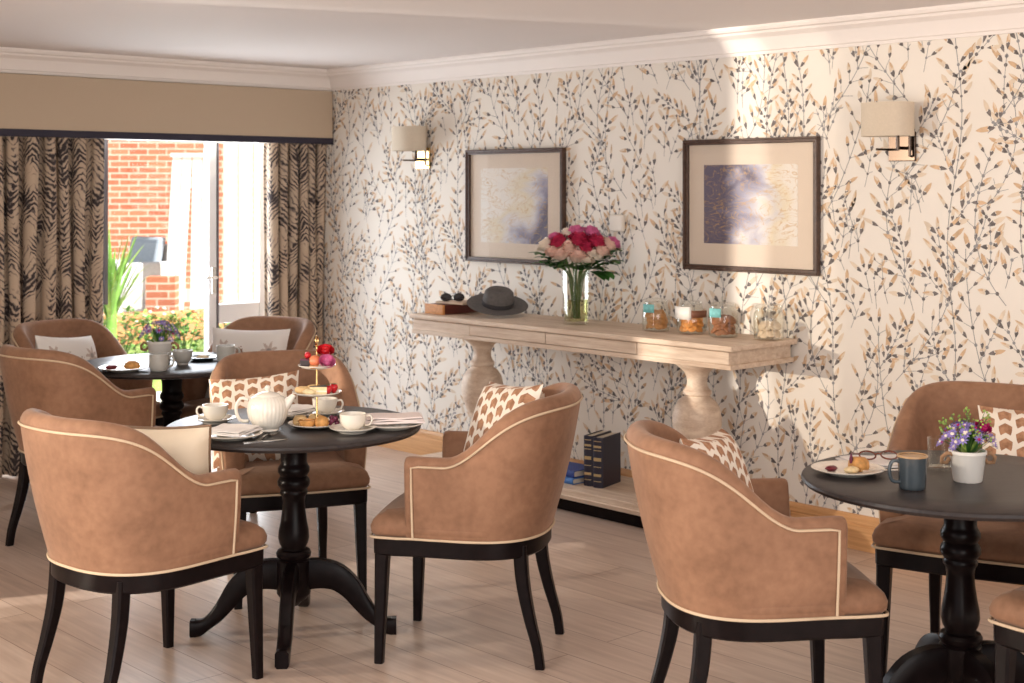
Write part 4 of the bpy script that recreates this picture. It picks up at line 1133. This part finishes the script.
# --- table 3
MUG = [(.034, 0), (.036, .002), (.037, .010), (.040, .085), (.041, .092)]
cup('slate blue mug of coffee on the right-hand table', 3.506, 2.137, TZ, SRA+PI+.15, 'china_blue', 'coffee_mug', MUG, (.038, .020, .075, .030, .0052), 'coffee', 'rim_brown', 'mug')
t = thing('tumbler', 'clear glass tumbler between the mug and the flower pot', 'glass', (3.80, 2.225, TZ), 0)
b = MB(); b.lathe([(0, 0), (.032, 0), (.034, .003), (.036, .095), (.0345, .095), (.032, .010), (0, .009)], 32, rmod=lambda a: 1+.012*math.cos(10*a)); b.build('glass_body', M['glass'], t, smooth=40)
plate('cream plate with a half-eaten scone on the right-hand table', 3.552, 2.378, .105)
b = MB(); b.lathe([(0, 0), (.026, 0), (.031, .008), (.029, .026), (.020, .036), (0, .038)], 18, M['pastry'], rmod=lambda a: 1+.07*math.cos(3*a+1))
o = b.build('scone', None, None, smooth=55, loc=(3.585, 2.362, TZ+.008)); tag(o, 'golden scone on the plate of the right-hand table', 'scone')
b = MB(); b.ball((0, 0, .008), .022, 8, M['sponge'], (1.3, .9, .45), .08); o = b.build('clotted_cream', None, None, smooth=60, loc=(3.54, 2.357, TZ+.0075)); tag(o, 'spoonful of cream beside the scone on the plate', 'cream')
b = MB(); b.ball((0, 0, .005), .016, 8, M['jam'], (1.4, 1, .5), .12); o = b.build('berry_jam', None, None, smooth=60, loc=(3.523, 2.415, TZ+.009)); tag(o, 'dark berry jam at the left of the scone plate', 'jam')
b = MB(); b.lathe([(0, 0), (.004, 0), (.006, .012), (.002, .028), (0, .03)], 10, M['plum']); o = b.build('berry', None, None, smooth=60, loc=(3.56, 2.372, TZ+.030)); tag(o, 'small dark berry standing behind the scone', 'berry')
knife('steel knife laid across the scone plate', 3.535, 2.318, 3.66, 2.235, TZ+.0155)
napkin('white napkin under the spectacles on the right-hand table', 3.735, 2.40, TZ+.001, .20, .16, SRA+.1, 'napkin', .012)
sp = thing('spectacles', 'tortoiseshell reading spectacles on the napkin', 'spectacles', (3.712, 2.372, TZ+.020), SRA+.05)
for s in (-1, 1):
    b = MB(); b.tube([(s*.033+.025*math.cos(a), 0, .020+.018*math.sin(a)) for a in [2*PI*i/20 for i in range(20)]], .0026, 6, closed=True, xf=R(-1.0, 'X')); b.build('rim', M['tortoise'], sp, smooth=60)
    b = MB(); b.lathe([(0, -.0006), (.024, -.0006), (.024, .0006), (0, .0006)], 20, xf=R(-1.0, 'X') @ T(s*.033, 0, .020) @ R(PI/2, 'X') @ Matrix.Diagonal((1, .72, 1, 1))); b.build('lens', M['pane'], sp)
    b = MB(); b.tube([(s*.058, .018, .014), (s*.062, .05, .010), (s*.058, .11, .004), (s*.054, .13, -.004)], .0022, 6); b.build('temple', M['tortoise'], sp, smooth=60)
b = MB(); b.tube([(-.009, .018, .013), (0, .02, .016), (.009, .018, .013)], .0022, 6); b.build('bridge', M['tortoise'], sp, smooth=60)

# --- table 2
plate('plate with a pastry at the left of the far table', 3.125, 5.97, .115)
b = MB(); b.lathe([(0, 0), (.03, 0), (.036, .010), (.030, .026), (.014, .036), (0, .036)], 18, M['pastry'], rmod=lambda a: 1+.08*math.cos(3*a)); o = b.build('pastry', None, None, smooth=55, loc=(3.155, 5.945, TZ+.008)); tag(o, 'golden pastry on the far-table plate', 'pastry')
b = MB(); b.ball((0, 0, .007), .02, 8, M['jam'], (1.5, 1, .5), .12); o = b.build('berry_jam', None, None, smooth=60, loc=(3.09, 6.02, TZ+.008)); tag(o, 'dark jam beside the pastry on the far-table plate', 'jam')
CUPW = [(.026, 0), (.028, .003), (.026, .008), (.040, .022), (.046, .044), (.048, .068)]
MUG2 = [(.036, 0), (.038, .002), (.043, .022), (.044, .07), (.044, .078)]
cup('stoneware mug in front of the flower pot on the far table', 3.245, 5.862, TZ, SRA+.2, 'china_grey', 'coffee_mug', MUG2, (.042, .018, .062, .024, .0048), cat='mug')
cup('footed stoneware cup right of the flower pot on the far table', 3.44, 5.99, TZ, SRA+PI, 'china_grey', 'stoneware_cup', CUPW, (.042, .02, .056, .024, .0042))
cup('grey-green stoneware mug at the right rim of the far table', 3.65, 5.95, TZ, SRA+.1, 'china_grey', 'coffee_mug', MUG2, (.042, .018, .062, .024, .0048), cat='mug')
plate('dark plate before the garden door on the far table', 3.60, 6.08, .085, 'china_blue')
b = MB(); b.lathe([(0, 0), (.03, 0), (.034, .006), (.02, .014), (0, .015)], 18, M['scone']); o = b.build('biscuit', None, None, smooth=55, loc=(3.60, 6.08, TZ+.0075)); tag(o, 'small biscuit on the dark far-table plate', 'biscuit')

# ------------------------------------------------------------------ garden
b = MB(); b.box(-6, 16, 7.82, 22, -.14, -.04); struct('ground_patio', b, M['paving'], smooth=0)
b = MB(); b.box(0, 6.5, 0, .22, 0, 1.0, xf=Matrix.Identity(4)); 
def brick_wall(name, label, x, y, rz, w, h, d=.22):
    bb = MB(); bb.box(0, w, 0, h, 0, d); o = bb.build(name, M['brick'], None, smooth=0)
    o.matrix_world = T(x, y, -.04) @ R(rz, 'Z') @ R(PI/2, 'X'); return tag(o, label, 'brick wall')
brick_wall('garden_wall', 'tall sunlit brick wall beyond the glazed door', 6.9, 17.3, -.62, 6.5, 4.4)
brick_wall('brick_pier', 'low red brick pier before the white boards in the garden', 7.06, 12.93, -.70, .29, .74)
sc = thing('garden_screen', 'tall white boarded screen leaning in the garden', 'screen', (7.63, 13.49, -.04), -.72)
for k in range(4):
    b = MB(); x = k*.105; b.loft([[(x+dx-.11*(1-z/2.0)*(1 if k < 2 else .3), y, z) for dx, y in ((0, 0), (.095, 0), (.095, .03), (0, .03))] for z in (.0, .95, 1.95)]); b.build('board', M['white_board'], sc, smooth=0, bevel=.006)
for z0, z1, x0 in ((1.62, 1.74, -.02), (.42, .54, -.08)):
    b = MB(); b.box(x0, .42, .03, .06, z0, z1); b.build('batten', M['white_board'], sc, smooth=0)
b = MB(); b.box(-.02, .44, -.015, .045, 1.95, 1.99); b.build('capping', M['white_board'], sc, smooth=0)
fn = thing('garden_fence', 'pale board fence seen through the right door leaf', 'fence', (8.10, 13.25, -.04), -.6)
for k in range(14):
    b = MB(); b.box(k*.16, k*.16+.15, 0, .02, 0, 2.9); b.build('fence_board', M['fence'], fn, smooth=0, bevel=.004)
for z in (.4, 2.0):
    b = MB(); b.box(0, 2.2, .02, .06, z, z+.1); b.build('fence_rail', M['fence'], fn, smooth=0)
ga = thing('garden_armchair', 'grey wicker garden armchair with blue-grey cushions outside', 'garden chair', (7.47, 14.22, .16), rzf(-.93, -.12))
b = MB(); b.box(-.38, .38, -.36, .36, .10, .36); b.box(-.38, -.27, -.36, .38, .10, .62); b.box(.27, .38, -.36, .38, .10, .62); b.loft([[(x, y, z) for x, y in ((-.38, yb), (.38, yb), (.38, yb+.09), (-.38, yb+.09))] for yb, z in ((-.36, .10), (-.40, .50), (-.47, .80))])
b.build('wicker_body', M['wicker'], ga, smooth=0, bevel=.03, seg=3)
b = MB(); b.box(-.26, .26, -.27, .38, .365, .47); b.build('seat_cushion', M['blue_grey'], ga, smooth=40, bevel=.035, seg=3)
b = MB(); b.loft([[(x, y, z) for x, y in ((-.26, yb), (.26, yb), (.26, yb+.11), (-.26, yb+.11))] for yb, z in ((-.265, .48), (-.31, .68), (-.36, .88))]); b.build('back_cushion', M['blue_grey'], ga, smooth=40, bevel=.03, seg=3)
for sx in (-.34, .34):
    for sy in (-.31, .33):
        b = MB(); b.box(sx-.02, sx+.02, sy-.02, sy+.02, -.2, .12); b.build('leg', M['wicker'], ga, smooth=0)
b = MB(); b.ball((0, 0, 0), .21, 12, M['white_board'], (1, .38, 1)); o = b.build('scatter_cushion', None, None, smooth=60, loc=(7.16, 14.30, .82), rot=(.3, .5, .5)); tag(o, 'white scatter cushion on the wicker garden armchair', 'cushion')
b = MB(); b.box(4.6, 8.4, 10.2, 12.3, -.06, .10); o = b.build('planting_bed', M['lawn'], None, smooth=0, bevel=.02); tag(o, 'planted bed of soil and grass outside the door', 'flower bed')
b = MB(); b.box(4.6, 8.4, 12.3, 12.42, -.06, .385); o = b.build('edging', M['terracotta'], None, smooth=0, bevel=.01); tag(o, 'low terracotta edging wall along the back of the planted bed', 'edging')
yc = thing('spiky_plant', 'spiky bright green plant at the left side of the garden door', 'plant', (5.26, 10.25, .05), 0)
rr = random.Random(12)
b = MB(); b.tube([(0, 0, 0), (.0, .0, .35), (.01, 0, .72)], [.05, .045, .035], 10); b.build('trunk', M['spike'], yc, smooth=50)
b = MB()
for k in range(90):
    a = rr.uniform(0, 2*PI); up = rr.uniform(.25, .75); out = rr.uniform(.06, .34)
    leafblade(b, (0, 0, .35+.35*rr.random()), (out*math.cos(a), out*math.sin(a), .55+up), .014, M['spike'] if k % 3 else M['yellow_green'], rr.uniform(-.02, .22), 6, .3)
b.build('leaves', None, yc, smooth=50)
def bush(label, x, y, r, h, seed, mat='bush', flowers=None):
    rr = random.Random(seed); t = thing('garden_shrub', label, 'shrub', (x, y, .09), 0)
    b = MB()
    for k in range(6):
        a = rr.uniform(0, 2*PI); b.tube([(0, 0, 0), (r*.6*math.cos(a), r*.6*math.sin(a), h*.7)], .006, 5)
    b.build('stems', M['stem'], t, smooth=50); b = MB()
    for k in range(300):
        a = rr.uniform(0, 2*PI); q = r*math.sqrt(rr.random()); z = rr.uniform(.05, h)*(1-.25*(q/r)**2)
        p = Vector((q*math.cos(a), q*math.sin(a), z)); d = Vector((math.cos(a)+rr.uniform(-.7, .7), math.sin(a)+rr.uniform(-.7, .7), rr.uniform(-.2, .9))).normalized()*rr.uniform(.05, .10)
        leafblade(b, p, p+d, .017, M[mat] if rr.random() < .7 else M['yellow_green'], .2, 4)
    b.build('leaves', None, t, smooth=50)
    if flowers:
        for k in range(9):
            b = MB(); a = rr.uniform(0, 2*PI); q = r*rr.uniform(.2, .9); b.ball((q*math.cos(a), q*math.sin(a), h*rr.uniform(.75, 1.05)), .02, 5, M[flowers], (1, 1, .7), .2); b.build('flower', None, t, smooth=50)
bush('low leafy shrub right of the spiky plant outside', 5.72, 10.95, .24, .48, 1, flowers='cream_petal')
bush('low leafy shrub with pink flowers behind the far flower pot outside', 6.05, 11.05, .24, .44, 2, flowers='blush')
bush('low leafy shrub with orange flowers left of the door mullion outside', 6.42, 11.1, .24, .42, 3, flowers='peach')
bush('low leafy shrub beyond the right door leaf outside', 6.90, 11.1, .26, .40, 4)

# ------------------------------------------------------------------ light
w = bpy.data.worlds.new('World'); bpy.context.scene.world = w; w.use_nodes = True
bg = w.node_tree.nodes['Background']; bg.inputs[0].default_value = (.92, .95, 1.0, 1); bg.inputs[1].default_value = 1.05
def area(name, loc, target, sx, sy, power, col, spread=PI):
    l = bpy.data.lights.new(name, 'AREA'); l.shape = 'RECTANGLE'; l.size = sx; l.size_y = sy; l.energy = power; l.color = col; l.spread = spread
    o = bpy.data.objects.new(name, l); C.objects.link(o); o.location = loc
    o.rotation_euler = (Vector(target)-Vector(loc)).to_track_quat('-Z', 'Y').to_euler(); return o
area('assumed_left_fill', (.40, 3.6, 1.25), (3.5, 3.9, .9), 2.4, 1.9, 80, (1, .955, .91))  # added lamp for daylight assumed from the left, no window is modelled there
area('rear_fill', (.8, -1.8, 1.35), (3.2, 4, 1.1), 3.2, 1.9, 100, (1, .95, .90))  # added fill behind the camera, no window is built there
area('garden_door_daylight', (4.45, 7.95, 1.1), (3.9, 4.0, .3), 1.5, 1.8, 110, (.88, .94, 1))
def sun(name, d, energy, col, ang):
    l = bpy.data.lights.new(name, 'SUN'); l.energy = energy; l.color = col; l.angle = ang
    o = bpy.data.objects.new(name, l); C.objects.link(o); o.location = (0, 0, 6); o.rotation_euler = Vector(d).to_track_quat('-Z', 'Y').to_euler()
sun('garden_sun', (-.25, .62, -.75), 14.0, (1, .95, .88), .01)
l = bpy.data.lights.new('assumed_low_sun_lamp', 'SPOT'); l.energy = 3300; l.color = (1, .90, .78); l.shadow_soft_size = .03; l.spot_size = math.radians(70); l.spot_blend = .2  # unseen spot lamp, assumed at the left to stand in for low sun
o = bpy.data.objects.new('assumed_low_sun_lamp', l); C.objects.link(o); o.location = (-2.6, 7.15, 1.72); o.rotation_euler = (Vector((5.35, 3.4, 1.2))-Vector(o.location)).to_track_quat('-Z', 'Y').to_euler()

# ------------------------------------------------------------------ camera
cd = bpy.data.cameras.new('camera'); cam = bpy.data.objects.new('camera', cd); C.objects.link(cam)
cd.sensor_width = 36; cd.lens = 50; cam.location = (0, 0, 1.58)
cam.rotation_euler = (PI/2, 0, -math.atan2(.6809, .7324))
cd.dof.use_dof = True; cd.dof.focus_distance = 4.85; cd.dof.aperture_fstop = 5.0
cd.shift_y = -(341.5-188)/1024
bpy.context.scene.camera = cam
s = bpy.context.scene
s.view_settings.view_transform = 'Standard'; s.view_settings.look = 'None'; s.view_settings.exposure = -0.14; s.view_settings.gamma = 1
s.view_settings.use_curve_mapping = False
s.cycles.use_denoising = True
s.cycles.max_bounces = 8; s.cycles.transparent_max_bounces = 24; s.cycles.sample_clamp_indirect = 6
